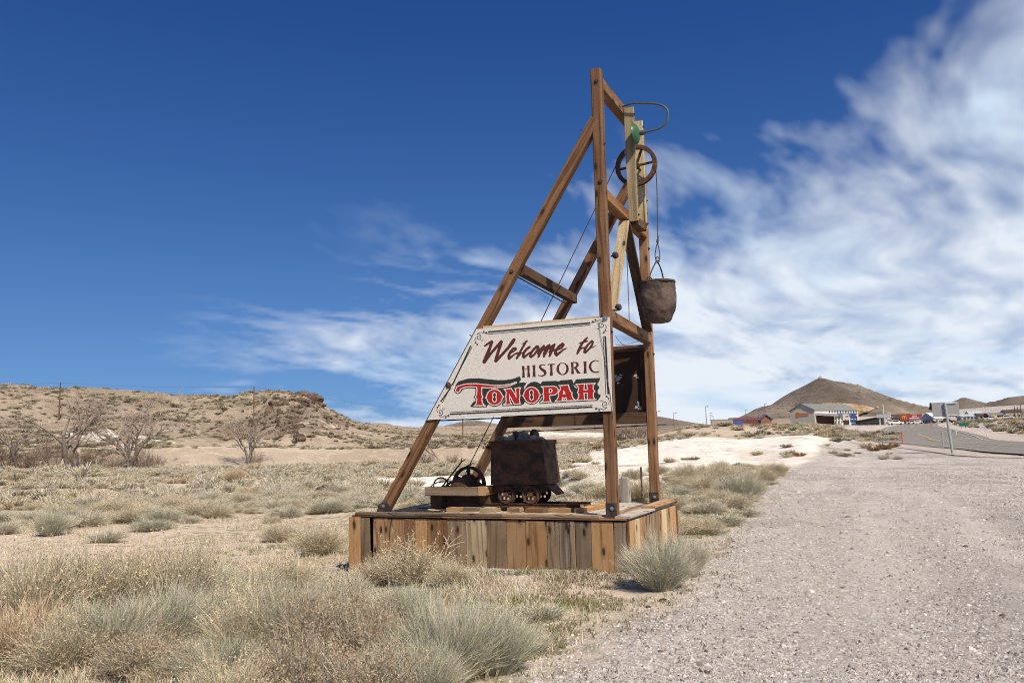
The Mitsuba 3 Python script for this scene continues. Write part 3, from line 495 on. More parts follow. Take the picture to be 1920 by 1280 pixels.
put(bk + '__rim', lathe([(.238, .578), (.262, .578), (.262, .602), (.238, .602), (.238, .578)], bc, (0, 0, 1), 48), 'bucket_iron', smooth=35, frame=True)
for s in (-1, 1):
    q = bc + np.array([.10 * s - .02, -.19 + .0 * s, .60])
hoop = [(-.075, -.16, .58), (-.075, -.12, .68), (-.03, -.03, .84), (.0, .0, .90), (.03, .03, .86), (.055, .11, .72), (.06, .17, .58)]
put(bk + '__bail', tube(spline([bc + np.array(h) for h in hoop], 26), .011, 8), 'iron', frame=True)
put(bk + '__eye', tube([bc + np.array([-.075 + .035 * math.cos(a), -.17, .615 + .035 * math.sin(a)]) for a in np.linspace(0, 2 * math.pi, 16)], .010, 6), 'iron', frame=True)
put(bk + '__shackle', tube([bc + np.array([.018 + .024 * math.cos(a), 0, .925 + .045 * math.sin(a)]) for a in np.linspace(0, 2 * math.pi, 18)], .009, 6), 'iron', frame=True)

lm = thing('gooseneck_lamp', 'green enamel lamp shade on a curved pipe at the top of the headframe', 'lamp')
pipe = spline([(-.20, 1.25, 6.515), (-.05, 1.22, 6.525), (.10, 1.21, 6.50), (.28, 1.20, 6.455), (.42, 1.20, 6.39), (.483, 1.20, 6.29), (.475, 1.20, 6.18), (.41, 1.20, 6.095), (.30, 1.20, 6.06), (.14, 1.20, 6.052)], 48)
put(lm + '__pipe', tube(pipe, .015, 10), 'lamp_pipe', smooth=40, frame=True)
ld = unit((-.93, -.02, -.06))
put(lm + '__socket', lathe([(0, 0), (.026, 0), (.026, .03), (.038, .035), (.038, .075), (.030, .10), (0, .10)], (.155, 1.20, 6.052), ld, 16), 'lamp_pipe', smooth=35, frame=True)
put(lm + '__shade', lathe([(.0, .0), (.04, .001), (.08, .010), (.115, .026), (.142, .048), (.158, .072), (.163, .082), (.156, .080), (.136, .052), (.105, .030), (.07, .015), (0, .008)], (.062, 1.19, 6.050), ld, 40), 'lamp_green', smooth=45, frame=True)
put(lm + '__bulb', trimesh.creation.icosphere(2, .032).apply_translation((-.02, 1.177, 6.047)), 'glass_bulb', smooth=True, frame=True)
for y, z in ((.38, 3.40), (.33, 4.10)):
    k = thing('junction_box', 'small dark round fitting on the brace, ' + ('just above the sign end of the low beam' if z < 3.6 else 'half way up the pale brace'), 'fitting')
    put(k + '__body', lathe([(0, 0), (.045, 0), (.05, .02), (.04, .05), (.02, .06), (0, .06)], (-.165, y + .07, z), (1, -.3, .1), 14), 'iron', smooth=35, frame=True)
    put(k + '__nipple', tube([(-.165, y + .07, z), (-.21, y + .08, z)], .012, 6), 'iron', frame=True)
hw = thing('hanging_wire', 'thin wire hanging straight down beside the pale brace inside the headframe', 'wire')
tb = tube(spline([(-.24, 1.30, 4.70), (-.236, 1.30, 4.2), (-.24, 1.3, 3.3), (-.245, 1.31, 3.26)], 10), .006, 5); scene[hw] = mikit.ply((fw(tb[0]), tb[1]), 'cable_steel')
hw = thing('slack_wire', 'loose wisp of wire under the low beam between the two posts', 'wire')
tb = join([tube(spline([(-.195, .42, 3.02), (-.2, .9, 2.93), (-.21, 1.6, 2.98), (-.22, 2.3, 3.1)], 16), .0035, 5), tube(spline([(-.195, .40, 2.90), (-.2, .9, 2.94), (-.21, 1.5, 3.05), (-.22, 2.2, 3.12)], 16), .0035, 5)])
scene[hw] = mikit.ply((fw(tb[0]), tb[1]), 'cable_steel')

# ================================================================== RAILS, CART, WINCH
tk = thing('rail_track', 'short length of rusty mine rail on wooden tie blocks lying on the platform deck', 'track')
sec = Polygon([(-.035, 0), (.035, 0), (.035, .007), (.006, .012), (.006, .036), (.018, .040), (.018, .055), (-.018, .055), (-.018, .040), (-.006, .036), (-.006, .012), (-.035, .007)])
for y in (.87, 1.33):
    v, f = arr(trimesh.creation.extrude_polygon(sec, 2.21, engine='earcut'))
    put(tk + '__rail', (np.stack([-3.14 + v[:, 2], y + v[:, 0], .7225 + v[:, 1] * .9], 1), f), 'rust', frame=True)
for i, (a, b) in enumerate(((-2.92, -2.71), (-2.667, -2.432), (-2.362, -2.139), (-1.973, -1.776), (-1.682, -1.397), (-1.357, -1.033), (-.95, -.817))):
    y0 = (.66, .70, .64, .71, .67, .72, .69)[i]
    put(tk + '__tie', prism(((a + b) / 2, y0, .6915), ((a + b) / 2 + .02, 1.62, .6915), b - a, .060, (1, 0, 0), (1, 2, 3, 1, 0, 1, 1)[i], .006, 4, .002), 'wood', frame=True)

ct = thing('mine_cart', 'rusty dark mine ore cart on small holed wheels heaped with rocks', 'mine cart')
fl = .075
A0, A1, zt, zb, ya, yb = -2.27, -1.485, 1.655, 1.04, .85, 1.42
outer = [(A0, ya, zt), (A1, ya, zt), (A1, yb, zt), (A0, yb, zt), (A0 - .01, ya, zb), (A1 + fl, ya, zb), (A1 + fl, yb, zb), (A0 - .01, yb, zb)]
inner = [(A0 + .012, ya + .012, zt + .01), (A1 - .012, ya + .012, zt + .01), (A1 - .012, yb - .012, zt + .01), (A0 + .012, yb - .012, zt + .01), (A0 + .012, ya + .012, 1.3), (A1 + .03, ya + .012, 1.3), (A1 + .03, yb - .012, 1.3), (A0 + .012, yb - .012, 1.3)]


def man(pts):
    v, f = hullbox(pts); return m3.Manifold(m3.Mesh(np.asarray(v, np.float32), np.asarray(f, np.uint32)))


put(ct + '__body', man(outer) - man(inner), 'rust', frame=True)
for a, b in (((A0 - .02, ya - .012), (A1 + .02, ya - .002)), ((A0 - .02, yb + .002), (A1 + .02, yb + .012))):
    put(ct + '__rim', box(a[0], b[0], a[1], b[1], zt - .055, zt + .012), 'rust', frame=True)
put(ct + '__rim', box(A1 + .004, A1 + .026, ya - .002, yb + .002, zt - .05, zt + .012), 'rust', frame=True)
put(ct + '__rim', box(A0 - .02, A0 - .004, ya - .002, yb + .002, zt - .05, zt + .012), 'rust', frame=True)
put(ct + '__latch', join([box(-2.36, -2.29, .92, 1.0, 1.575, 1.61), box(-2.385, -2.35, .90, 1.02, 1.555, 1.60)]), 'rust', frame=True)
put(ct + '__edge_angle', prism((A1 + .004, ya - .004, 1.60), (A1 + fl + .002, ya - .004, zb), .035, .006, (1, 0, 0), 5)[:2], 'rust', frame=True)
for x in (-2.13, -1.87, -1.6):
    for z in (1.10, 1.56):
        put(ct + '__rivet', lathe([(0, 0), (.011, 0), (.008, .006), (0, .008)], (x, ya, z), (0, -1, 0), 8), 'rust', frame=True)
put(ct + '__chassis', [box(-2.26, -1.44, .905, .955, .93, 1.038), box(-2.26, -1.44, 1.27, 1.32, .93, 1.038), box(-2.26, -2.20, .957, 1.268, .94, 1.03), box(-1.50, -1.44, .957, 1.268, .94, 1.03)], 'rust', frame=True)
put(ct + '__bumper', hullbox([(-1.44, .93, 1.03), (-1.44, 1.30, 1.03), (-1.30, .96, .90), (-1.30, 1.27, .90), (-1.44, .93, 1.0), (-1.44, 1.30, 1.0), (-1.31, .96, .885), (-1.31, 1.27, .885)]), 'rust', frame=True)
disc = Point(0, 0).buffer(.108, 24)
for k in range(6):
    disc = disc.difference(Point(.062 * math.cos(k * math.pi / 3 + .3), .062 * math.sin(k * math.pi / 3 + .3)).buffer(.0195, 6))
for x in (-2.045, -1.665):
    for y in (.87, 1.33):
        c = np.array([x, y, .896]); out = -1 if y < 1 else 1
        v, f = arr(trimesh.creation.extrude_polygon(disc, .016, engine='earcut'))
        rot = .5 + x * 3
        wv = np.stack([v[:, 0] * math.cos(rot) - v[:, 1] * math.sin(rot), v[:, 2] - .008, v[:, 0] * math.sin(rot) + v[:, 1] * math.cos(rot)], 1)
        w = put(ct + '__wheel', (wv + c, f), 'rust', frame=True)
        put(w + '__tread', lathe([(.104, -.03), (.123, -.03), (.123, .012), (.140, .014), (.140, .026), (.104, .026), (.104, -.03)], c, (0, -out, 0), 36), 'rust', smooth=35, frame=True)
        put(w + '__hub', lathe([(0, -.05), (.03, -.05), (.036, -.02), (.036, .02), (0, .02)], c, (0, -out, 0), 16), 'rust', smooth=35, frame=True)
    put(ct + '__axle', tube([(x, .84, .896), (x, 1.36, .896)], .018, 8), 'rust', frame=True)

P('ore_grey', proc(lambda p, n, uv: mix((.12, .11, .10), (.27, .26, .245), smoothstep(0.35, 0.65, fbm(p.x * 14, p.y * 14, p.z * 14, 4)))), 0.9)
P('ore_brown', proc(lambda p, n, uv: mix((.10, .075, .05), (.24, .18, .125), smoothstep(0.35, 0.65, fbm(p.x * 12, p.y * 12, p.z * 12, 4)))), 0.9)
P('ore_dark', proc(lambda p, n, uv: mix((.035, .03, .03), (.10, .085, .08), smoothstep(0.4, 0.7, fbm(p.x * 12, p.y * 12, p.z * 12, 4)))), 0.9)


def rock(c, s, seed, sub=3, rough=.35):
    m = trimesh.creation.icosphere(sub); v = np.array(m.vertices); r_ = np.random.default_rng(seed)
    for _ in range(9):
        d = unit(r_.normal(size=3)); h = r_.uniform(.55, .9)
        k = v @ d; v -= np.clip(k - h, 0, None)[:, None] * d
    v *= (1 + rough * .35 * (meshkit.fbm(v * 2.6 + seed, 4, seed) - .5))[:, None]
    return v * np.asarray(s) + np.asarray(c), np.array(m.faces)


RK = [(-2.17, 1.02, 1.655, .13, .12, .085, 'ore_brown', 'flat brown rock at the left end of the cart load'), (-2.02, .98, 1.66, .085, .09, .10, 'ore_grey', 'grey rock third from the left on the cart'), (-1.87, 1.10, 1.70, .10, .10, .125, 'ore_grey', 'tallest pointed grey rock in the middle of the cart load'),
      (-1.79, .97, 1.655, .07, .07, .105, 'ore_grey', 'pale upright rock right of the middle of the cart load'), (-1.66, .98, 1.66, .10, .09, .09, 'ore_grey', 'broad pale rock at the front right of the cart load'), (-1.70, 1.14, 1.73, .07, .07, .10, 'ore_dark', 'dark rock peeking up behind the pale rock on the right of the cart'),
      (-2.0, 1.16, 1.71, .07, .08, .10, 'ore_dark', 'dark rock peeking up behind the grey rock left of the middle of the cart'), (-1.60, 1.02, 1.66, .055, .07, .07, 'ore_brown', 'small brown rock at the right end of the cart load'), (-1.85, 1.28, 1.64, .16, .10, .09, 'ore_brown', 'brown rock at the back of the cart load'),
      (-2.12, 1.27, 1.64, .12, .10, .08, 'ore_dark', 'dark rock at the back left of the cart load'), (-1.62, 1.25, 1.64, .11, .10, .08, 'ore_grey', 'grey rock at the back right of the cart load'), (-1.90, 1.03, 1.58, .13, .10, .08, 'ore_brown', 'brown rock low in the middle of the cart load')]
for i, (x, y, z, a, b, c, m, t) in enumerate(RK):
    k = thing('ore_rock', t, 'rock', 'rocks heaped in the mine cart')
    v, f = rock((x, y, z), (a, b, c), 40 + i, 3, .8); scene[k] = mikit.ply((fw(v), f), m, smooth=28)

wn = thing('winch', 'old rusty winch with a spoked flywheel on a heavy timber frame, left of the cart', 'winch')
put(wn + '__timber', board(-3.31, -2.44, .72, .84, .885, 1.012, 'x', 2, .012, 5, .003), 'wood', frame=True, label='front frame timber')
put(wn + '__timber', board(-3.30, -2.44, 1.20, 1.32, .885, 1.005, 'x', 2, .012), 'wood', frame=True)
put(wn + '__timber', board(-2.438, -2.30, .715, 1.36, .89, 1.018, 'y', 1, .01), 'wood', frame=True, label='end timber beside the cart')
for x, w in ((-3.20, .2), (-2.40, .16)):
    put(wn + '__support', board(x - w / 2, x + w / 2, .87, 1.30, .663, .883, 'y', 5, .008), 'wood', frame=True)
put(wn + '__support', board(-3.09, -2.49, 1.0, 1.06, .663, .87, 'x', 5), 'wood', frame=True)
fc = np.array([-2.775, 1.12, 1.03])
fwk = put(wn + '__flywheel', lathe([(.232, -.03), (.272, -.03), (.272, .03), (.232, .03), (.232, -.03)], fc, (0, 1, 0), 48), 'rust', smooth=35, frame=True, label='rusty spoked flywheel')
put(fwk + '__hub', lathe([(0, -.06), (.15, -.06), (.155, -.04), (.155, .02), (.06, .05), (0, .05)], fc, (0, 1, 0), 28), 'rust', smooth=35, frame=True)
for k in range(6):
    a = k * math.pi / 3 + .55; e = np.array([math.cos(a), 0, math.sin(a)])
    put(fwk + '__spoke', prism(fc + e * .13, fc + e * .245, .05, .03, (-math.sin(a), 0, math.cos(a)), 5)[:2], 'rust', frame=True)
put(wn + '__drum', lathe([(0, -.30), (.085, -.30), (.12, -.28), (.118, -.25), (.105, -.24), (.1, -.2), (.107, -.17), (.1, -.13), (.108, -.1), (.112, -.06), (.14, -.04), (.14, 0), (0, 0)], fc + (0, -.07, -.005), (0, 1, 0), 30), 'rust', smooth=35, frame=True)
for y0 in (.735, 1.22):
    put(wn + '__bearing', hullbox([(-2.93, y0, 1.008), (-2.62, y0, 1.008), (-2.93, y0 + .08, 1.008), (-2.62, y0 + .08, 1.008), (-2.83, y0, 1.09), (-2.72, y0, 1.09), (-2.83, y0 + .08, 1.09), (-2.72, y0 + .08, 1.09)]), 'rust', frame=True)
put(wn + '__lever', join([tube([(-3.12, .90, 1.0), (-2.815, .93, 1.35)], .012, 8), tube(spline([(-2.815, .93, 1.35), (-2.79, .93, 1.375), (-2.73, .93, 1.41)], 6), .008, 6), tube(spline([(-2.815, .93, 1.35), (-2.80, .93, 1.39), (-2.785, .93, 1.43)], 6), .008, 6)]), 'rust', frame=True, label='long forked brake lever')
put(wn + '__lever', tube(spline([(-3.02, .86, 1.03), (-2.93, .86, 1.08), (-2.86, .87, 1.12)], 8), .018, 8), 'rust', frame=True)
put(wn + '__hoop', tube([(-3.08 + .095 * math.cos(a), .80 + .05 * math.cos(a), 1.03 + .115 * math.sin(a)) for a in np.linspace(-.3, math.pi + .3, 26)], .011, 6), 'rust', frame=True)
put(wn + '__brake_band', tube(spline([(-3.26, .80, 1.0), (-3.22, .81, 1.045), (-3.15, .83, 1.075), (-3.05, .85, 1.085), (-2.95, .87, 1.09)], 18), .009, 6), 'rust', frame=True)
put(wn + '__pawl', tube(spline([(-2.80, 1.06, 1.28), (-2.76, 1.06, 1.31), (-2.70, 1.06, 1.325)], 6), .012, 6), 'rust', frame=True)

gr = thing('metal_grating', 'dark flat steel grating lying on the deck beside the left front leg', 'grating')
bars = [box(-3.62 + i * .045, -3.61 + i * .045, .16, 1.05, .663, .688) for i in range(16)] + [box(-3.63, -2.92, .16 + i * .11, .168 + i * .11, .6635, .6865) for i in range(9)]
put(gr + '__bar', bars, 'iron', frame=True); labels[gr + '__bar'] = {'label': 'crossed flat bars of the grating', 'kind': 'stuff'}
sl = thing('wood_offcut', 'pale loose wooden offcut lying on the deck in front of the winch', 'wood')
v, f, u = prism((-3.16, .55, .70), (-2.93, .62, .668), .06, .018, (0, 1, 0), 3); scene[sl] = mikit.ply((fw(v), f), 'wood', uv=u)
# ================================================================== GROUND
HZ = lambda px: 831.5 - .0239 * (px - 960)
# along each azimuth (given as a column of a 1920 px picture): distance in metres, and height (below 60) or the skyline row it reaches there
COLS = {
    -150: [(1, 0), (6, -.05), (12, -.15), (40, -.4), (100, -.5), (112, 874), (150, 836), (200, 785), (260, 730), (320, 725), (420, 10), (900, 2)],
    0: [(1, 0), (6, -.05), (12, -.15), (40, -.4), (100, -.5), (112, 872), (150, 834), (200, 782), (260, 728), (320, 726), (420, 10), (900, 2)],
    150: [(1, 0), (6, -.05), (12, -.15), (40, -.4), (100, -.5), (113, 868), (150, 830), (210, 780), (265, 731), (320, 730), (420, 10), (900, 2)],
    290: [(1, 0), (6, -.05), (12, -.15), (40, -.4), (100, -.5), (109, 874), (118, 842), (150, 832), (165, 815), (220, 770), (270, 739), (320, 738), (420, 8), (900, 2)],
    330: [(1, 0), (6, -.05), (12, -.15), (40, -.4), (100, -.5), (106, 879), (117, 837), (150, 836), (165, 818), (220, 772), (270, 741), (320, 741), (420, 8), (900, 2)],
    400: [(1, 0), (6, -.04), (12, -.16), (40, -.4), (100, -.5), (106, 879), (117, 838), (150, 838), (165, 815), (230, 760), (265, 742), (320, 742), (420, 8), (900, 2)],
    470: [(1, 0), (6, -.03), (12, -.16), (40, -.4), (100, -.5), (106, 879), (117, 839), (150, 839), (163, 815), (200, 780), (255, 740), (300, 741), (420, 8), (900, 2)],
    520: [(1, 0), (6, -.03), (12, -.16), (40, -.4), (100, -.5), (106, 879), (117, 839), (150, 839), (160, 815), (200, 768), (240, 734), (300, 738), (420, 8), (900, 2)],
    580: [(1, 0), (6, -.02), (12, -.15), (40, -.4), (100, -.5), (106, 879), (117, 840), (150, 840), (162, 815), (205, 770), (240, 741), (300, 748), (420, 6), (900, 2)],
    625: [(1, 0), (6, -.01), (12, -.15), (40, -.38), (100, -.5), (106, 879), (117, 840), (150, 840), (165, 820), (215, 785), (242, 770), (300, 775), (420, 4), (900, 2)],
    700: [(1, 0), (6, 0), (11, -.12), (16, -.12), (40, -.36), (100, -.5), (106, 879), (117, 840), (150, 840), (200, 818), (300, 799), (380, 797), (480, 3), (900, 4)],
    800: [(1, 0), (6, 0), (11, -.06), (16, -.06), (40, -.33), (100, -.45), (106, 878), (117, 840), (150, 840), (200, 826), (350, 808), (600, 803), (900, 7)],
    900: [(1, 0), (6, 0), (11, 0), (16, 0), (40, -.28), (90, -.4), (106, 876), (117, 838), (150, 838), (250, 822), (450, 806), (700, 801), (900, 8)],
    980: [(1, 0), (6, 0), (11, 0), (16, .02), (40, -.22), (75, -.3), (100, 858), (120, 838), (150, 834), (250, 814), (330, 808), (600, 802), (900, 8)],
    1080: [(1, 0), (6, 0), (11, 0), (16, .05), (25, .0), (44, -.12), (57, -.1), (66, 867), (85, 850), (110, 834), (140, 828), (250, 812), (400, 806), (900, 10)],
    1200: [(1, 0), (6, 0), (11, 0.0), (14, .06), (30, .0), (44, -.02), (57, .0), (66, 864), (100, 826), (130, 822), (180, 820), (250, 812), (400, 806), (900, 10)],
    1300: [(1, 0), (11, 0), (14, .04), (30, 0), (45, .0), (56, .05), (64, 860), (74, 838), (100, 815), (140, 804), (200, 803), (900, 14)],
    1400: [(1, 0), (12, 0), (40, 0), (58, .03), (66, 850), (76, 831), (85, 829), (120, 803), (150, 797), (220, 797), (450, 797), (900, 20)],
    1500: [(1, 0), (12, 0), (40, 0), (55, .05), (66, 840), (76, 822), (86, 821), (120, 802), (150, 795), (220, 795), (480, 795), (900, 20)],
    1560: [(1, 0), (12, 0), (40, 0), (56, .05), (70, 840), (82, 828), (105, 814), (130, 804), (160, 798), (260, 797), (480, 796), (900, 20)],
    1620: [(1, 0), (12, 0), (40, 0), (60, .02), (75, 837), (100, 824), (140, 812), (200, 801), (300, 797), (480, 797), (900, 20)],
    1700: [(1, 0), (12, 0), (40, 0), (62, .03), (78, 832), (95, 824), (130, 814), (180, 805), (260, 797), (450, 794), (900, 20)],
    1800: [(1, 0), (12, 0), (40, 0), (62, .05), (72, 839), (88, 828), (100, 818), (150, 803), (250, 793), (450, 788), (900, 24)],
    1920: [(1, 0), (12, 0), (40, 0), (60, .05), (66, 846), (82, 830), (95, 820), (150, 800), (250, 787), (450, 782), (900, 26)],
    2100: [(1, 0), (12, 0), (40, 0), (60, .05), (66, 842), (82, 826), (95, 816), (150, 796), (250, 783), (450, 778), (900, 26)]}
RR = np.concatenate([[0.02, 0.25], np.geomspace(0.6, 900, 400), [1300, 2200, 4000, 9000]])
cpx = np.array(sorted(COLS)); caz = np.degrees([math.atan2(*ray(p, 820)[:2]) for p in cpx])
tab = []
for p in cpx:
    rr = np.log([c[0] for c in COLS[p]])
    zz = [at(p, c[1], c[0])[2] if c[1] > 60 else c[1] for c in COLS[p]]
    tab.append(PchipInterpolator(rr, zz)(np.clip(np.log(RR), rr[0], rr[-1])))
tab = np.array(tab)
AZ = np.concatenate([np.arange(-180, -40, 5.0), np.arange(-40, 41.01, .2), np.arange(45, 181, 5.0)])
inner = PchipInterpolator(caz, tab, axis=0)
Zg = inner(np.clip(AZ, caz[0], caz[-1]))
back = np.clip((np.abs(AZ) - 40) / 70, 0, 1)[:, None]
Zg = Zg * (1 - .75 * back)
AA, GR = np.meshgrid(np.radians(AZ), RR, indexing='ij')
GX, GY = GR * np.sin(AA), GR * np.cos(AA)
pn = np.stack([GX, GY, 0 * GX], -1)
pxg = np.interp(np.degrees(AA), caz, cpx)
calm = np.clip((pxg - 1000) / 350, 0, 1)                                   # the gravel pull-off and the road on the right are even
far = np.clip((GR - 100) / 80, 0, 1)
Zg = Zg + (meshkit.fbm(pn / 28, 4, 2) - .5) * (2.6 * far * (1 - calm) + 1.5 * np.clip((GR - 52) / 25, 0, 1) * np.clip((1590 - pxg) / 60, 0, 1) * calm)
Zg = Zg + (meshkit.fbm(pn / 7, 3, 6) - .5) * (.9 * far * (1 - .6 * calm) * (pxg < 1600) + .30 * np.clip((GR - 12) / 20, 0, 1) * (1 - calm) * (1 - far))
Zg = Zg + (meshkit.fbm(pn / 1.6, 3, 8) - .5) * .10 * np.clip((GR - 3) / 5, 0, 1) * (1 - .75 * calm)
Zg = Zg + (meshkit.fbm(pn / .5, 3, 12) - .5) * .03 * np.clip(GR, 0, 1)
gully = np.abs(meshkit.fbm(np.stack([GX / 16 + .4 * GY / 60, GY / 60, 0 * GX], -1), 3, 15) - .5) * 2
Zg = Zg - np.clip(.3 - gully, 0, .3) * 7 * np.clip((GR - 140) / 40, 0, 1) * np.clip((330 - GR) / 60, 0, 1) * np.clip((760 - pxg) / 100, 0, 1)
# two small heaps of white tailings and the sand the platform stands on
for px, dist, rad, h in ((1120, 30.0, 3.2, .62), (1075, 31.5, 2.6, .45)):
    c = at(px, 900, dist)
    Zg = Zg + h * np.exp(-((GX - c[0]) ** 2 + (GY - c[1]) ** 2) / (rad * .55) ** 2)
GZ = RegularGridInterpolator((AZ, np.log(RR)), Zg, bounds_error=False, fill_value=None)


def ground_z(x, y):
    x, y = np.asarray(x, float), np.asarray(y, float)
    return GZ(np.stack([np.degrees(np.arctan2(x, y)), np.log(np.clip(np.hypot(x, y), .02, 8999))], -1))


def hit(px, py, r0=4, r1=800):
    """Where the view ray through a pixel meets the ground."""
    d = ray(px, py); r = np.geomspace(r0, r1, 1500)
    q = CAM + r[:, None] * d
    below = np.nonzero(q[:, 2] <= ground_z(q[:, 0], q[:, 1]))[0]
    i = below[0] if len(below) else len(r) - 1
    return np.array([q[i, 0], q[i, 1], float(ground_z(q[i, 0], q[i, 1]))])


def onground(px, dist, py=820):
    q = at(px, py, dist); return np.array([q[0], q[1], float(ground_z(q[0], q[1]))])


EDGE = [(-30, -9.0), (0.0, -1.6), (5.9, 0.05), (7.1, .5), (9.19, 1.5), (13.9, 3.2), (25.9, 7.6), (42.3, 13.8), (78.3, 29.6), (200, 80)]


def edge_x(y):
    e = mi.Float(EDGE[0][1])
    for (a, b), (c, d) in zip(EDGE[:-1], EDGE[1:]):
        e = dr.select(y > a, b + (y - a) * ((d - b) / (c - a)), e)
    return e


def blob(p, c, rx, ry, rot):
    """Soft ellipse on the ground, 1 inside."""
    dx, dy = p.x - float(c[0]), p.y - float(c[1]); ca, sa = math.cos(rot), math.sin(rot)
    q = dr.square((dx * ca + dy * sa) / rx) + dr.square((-dx * sa + dy * ca) / ry)
    return dr.exp(-q * q)


W1, W2, W3, W4 = at(1280, 880, 49), at(1450, 840, 73), at(1110, 905, 30.5), at(1540, 835, 80)
W9 = at(1105, 890, 41)
W5, W6_, W7, W8 = at(1060, 815, 240), at(235, 818, 165), at(120, 800, 180), at(640, 815, 190)
KN1, KN2 = hit(530, 790, 90), hit(585, 757, 90)
A1_ = math.atan2(*W1[:2])


def white_mask(p):
    m = blob(p, W1, 27, 9.0, -.06)
    m = dr.maximum(m, blob(p, W2, 24, 17, -.3))
    m = dr.maximum(m, blob(p, W3, 5.0, 3.4, 0))
    m = dr.maximum(m, blob(p, W9, 8.5, 9.5, 0) * .85)
    m = dr.maximum(m, blob(p, W4, 14, 7, .3) * .8)
    m = dr.maximum(m, blob(p, W5, 22, 45, .1) * .55)
    m = dr.maximum(m, blob(p, W6_, 14, 9, .2) * .55)
    m = dr.maximum(m, blob(p, W8, 4, 26, -.35) * .35)
    return m


BUILT = fw(np.array([-2.05, 1.3, 0.0]))


def ground_color(p, n, uv):
    r2 = dr.sqrt(p.x * p.x + p.y * p.y)
    n1 = fbm(p.x * .11, p.y * .11, 0.0, 4); n2 = fbm(p.x * .9, p.y * .9, 3.0, 4); n3 = fbm(p.x * 7, p.y * 7, 5.0, 3)
    dirt = mix((.335, .285, .228), (.43, .372, .308), smoothstep(.3, .7, n1))
    dirt = mix(dirt, (.47, .41, .34), smoothstep(.52, .75, n2) * .55)
    dirt = mix(dirt, (.235, .20, .145), smoothstep(.55, .78, n3) * .55)
    moss = smoothstep(.47, .62, fbm(p.x * .45 + 9, p.y * .8, 1.0, 4)) * smoothstep(34.0, 24.0, r2) * smoothstep(.4, .65, n3)
    dirt = mix(dirt, (.155, .160, .085), moss * .8)
    hill = smoothstep(140.0, 175.0, r2)
    dirt = mix(dirt, mix((.205, .170, .135), (.30, .25, .20), smoothstep(.35, .65, fbm(p.x * .05, p.y * .09, p.z * .2, 4))), hill * .85)
    dirt = mix(dirt, (.165, .145, .105), hill * smoothstep(.52, .72, fbm(p.x * .6, p.y * .6, p.z * 1.2, 3)) * .65)
    dirt = mix(dirt, mix((.10, .075, .058), (.19, .145, .115), n2), dr.maximum(blob(p, KN1, 17, 22, .2), blob(p, KN2, 10, 14, 0)) * smoothstep(.36, .56, fbm(p.x * .22, p.y * .22, p.z * .3, 4)) * .9)
    white = white_mask(p)
    wt = mix((.58, .57, .545), (.68, .67, .64), n2)
    wt = mix(wt, (.44, .39, .325), smoothstep(.50, .66, fbm(p.x * .28 + 4, p.y * .16, p.z * .8, 4)) * .40)
    wt = mix(wt, (.30, .26, .20), smoothstep(.60, .74, fbm(p.x * 1.3, p.y * .8, 6.0, 3)) * .4)
    dirt = mix(dirt, wt, smoothstep(.25, .6, white + (n2 - .5) * .5))
    e = edge_x(p.y) + (fbm(p.x * .7, p.y * .7, 7.0, 4) - .5) * 1.3
    g = smoothstep(-.35, .35, p.x - e)
    dx, dy = p.x - float(BUILT[0]), p.y - float(BUILT[1])
    a = dx * float(FR[0]) + dy * float(FR[1]); b = dx * float(FB[0]) + dy * float(FB[1])
    apron = smoothstep(.85, .15, dr.maximum(dr.abs(a) - 2.1, dr.abs(b) - 1.35) + (n2 - .5) * .9) * (1 - smoothstep(.0, 2.2, dr.maximum(-a - 1.6, 0)) * .3)
    g = dr.maximum(g, apron * .85)
    _, _, cr = voronoi(p.x * 34, p.y * 34)
    stone = mix((.24, .228, .218), (.47, .455, .442), cr)
    stone = mix(stone, (.15, .13, .125), smoothstep(.86, .9, cr) * .6)
    fn_ = noise(p.x * 9, p.y * 9, 1.0) * .5 + noise(p.x * 3.1, p.y * 3.1, 2.0) * .3 + noise(p.x * 1.1, p.y * 1.1, 5.0) * .2
    stone = mix(stone, mix((.275, .260, .250), (.47, .450, .437), smoothstep(.25, .75, fn_)), smoothstep(10.0, 26.0, r2) * .9)
    stone = stone * (.90 + .2 * fbm(p.x * .35, p.y * .22, 2.0, 3))
    gx = p.x - e + (noise(p.y * .11, 3.0, 1.0) - .5) * 1.6
    track = smoothstep(.55, .1, dr.abs(gx - 2.3)) + smoothstep(.55, .1, dr.abs(gx - 4.2)) + .7 * smoothstep(.7, .1, dr.abs(gx - 7.6)) + .7 * smoothstep(.7, .1, dr.abs(gx - 9.6))
    track = track * smoothstep(.25, .6, fbm(p.x * .3, p.y * .12, 8.0, 3))
    stone = mix(stone, (.43, .412, .398), track * .55)
    stone = mix(stone, stone * .80, smoothstep(.54, .70, fbm(p.x * .42 + 3, p.y * .25, 4.0, 4)))
    return mix(dirt, stone, g)


def ground_bump(p, n, uv):
    f1, f2, _ = voronoi(p.x * 34, p.y * 34)
    return 0.012 * (1 - f1) + 0.05 * fbm(p.x * 5, p.y * 5, 0.0, 4)


P('ground_soil', proc(ground_color), .95, spec=.12, bump=proc(ground_bump, eps=.006))
na, nr = Zg.shape
idx = np.arange(na * nr).reshape(na, nr)
a_, b_, c_, d_ = idx[:-1, :-1].ravel(), idx[1:, :-1].ravel(), idx[1:, 1:].ravel(), idx[:-1, 1:].ravel()
gf = np.vstack([np.stack([a_, d_, c_], 1), np.stack([a_, c_, b_], 1)])
gk = thing('ground', 'dry desert ground of pale dirt with a grey gravel pull-off on the right', kind='structure')
scene[gk] = mikit.ply((np.stack([GX, GY, Zg], -1).reshape(-1, 3), gf), 'ground_soil', smooth=True)

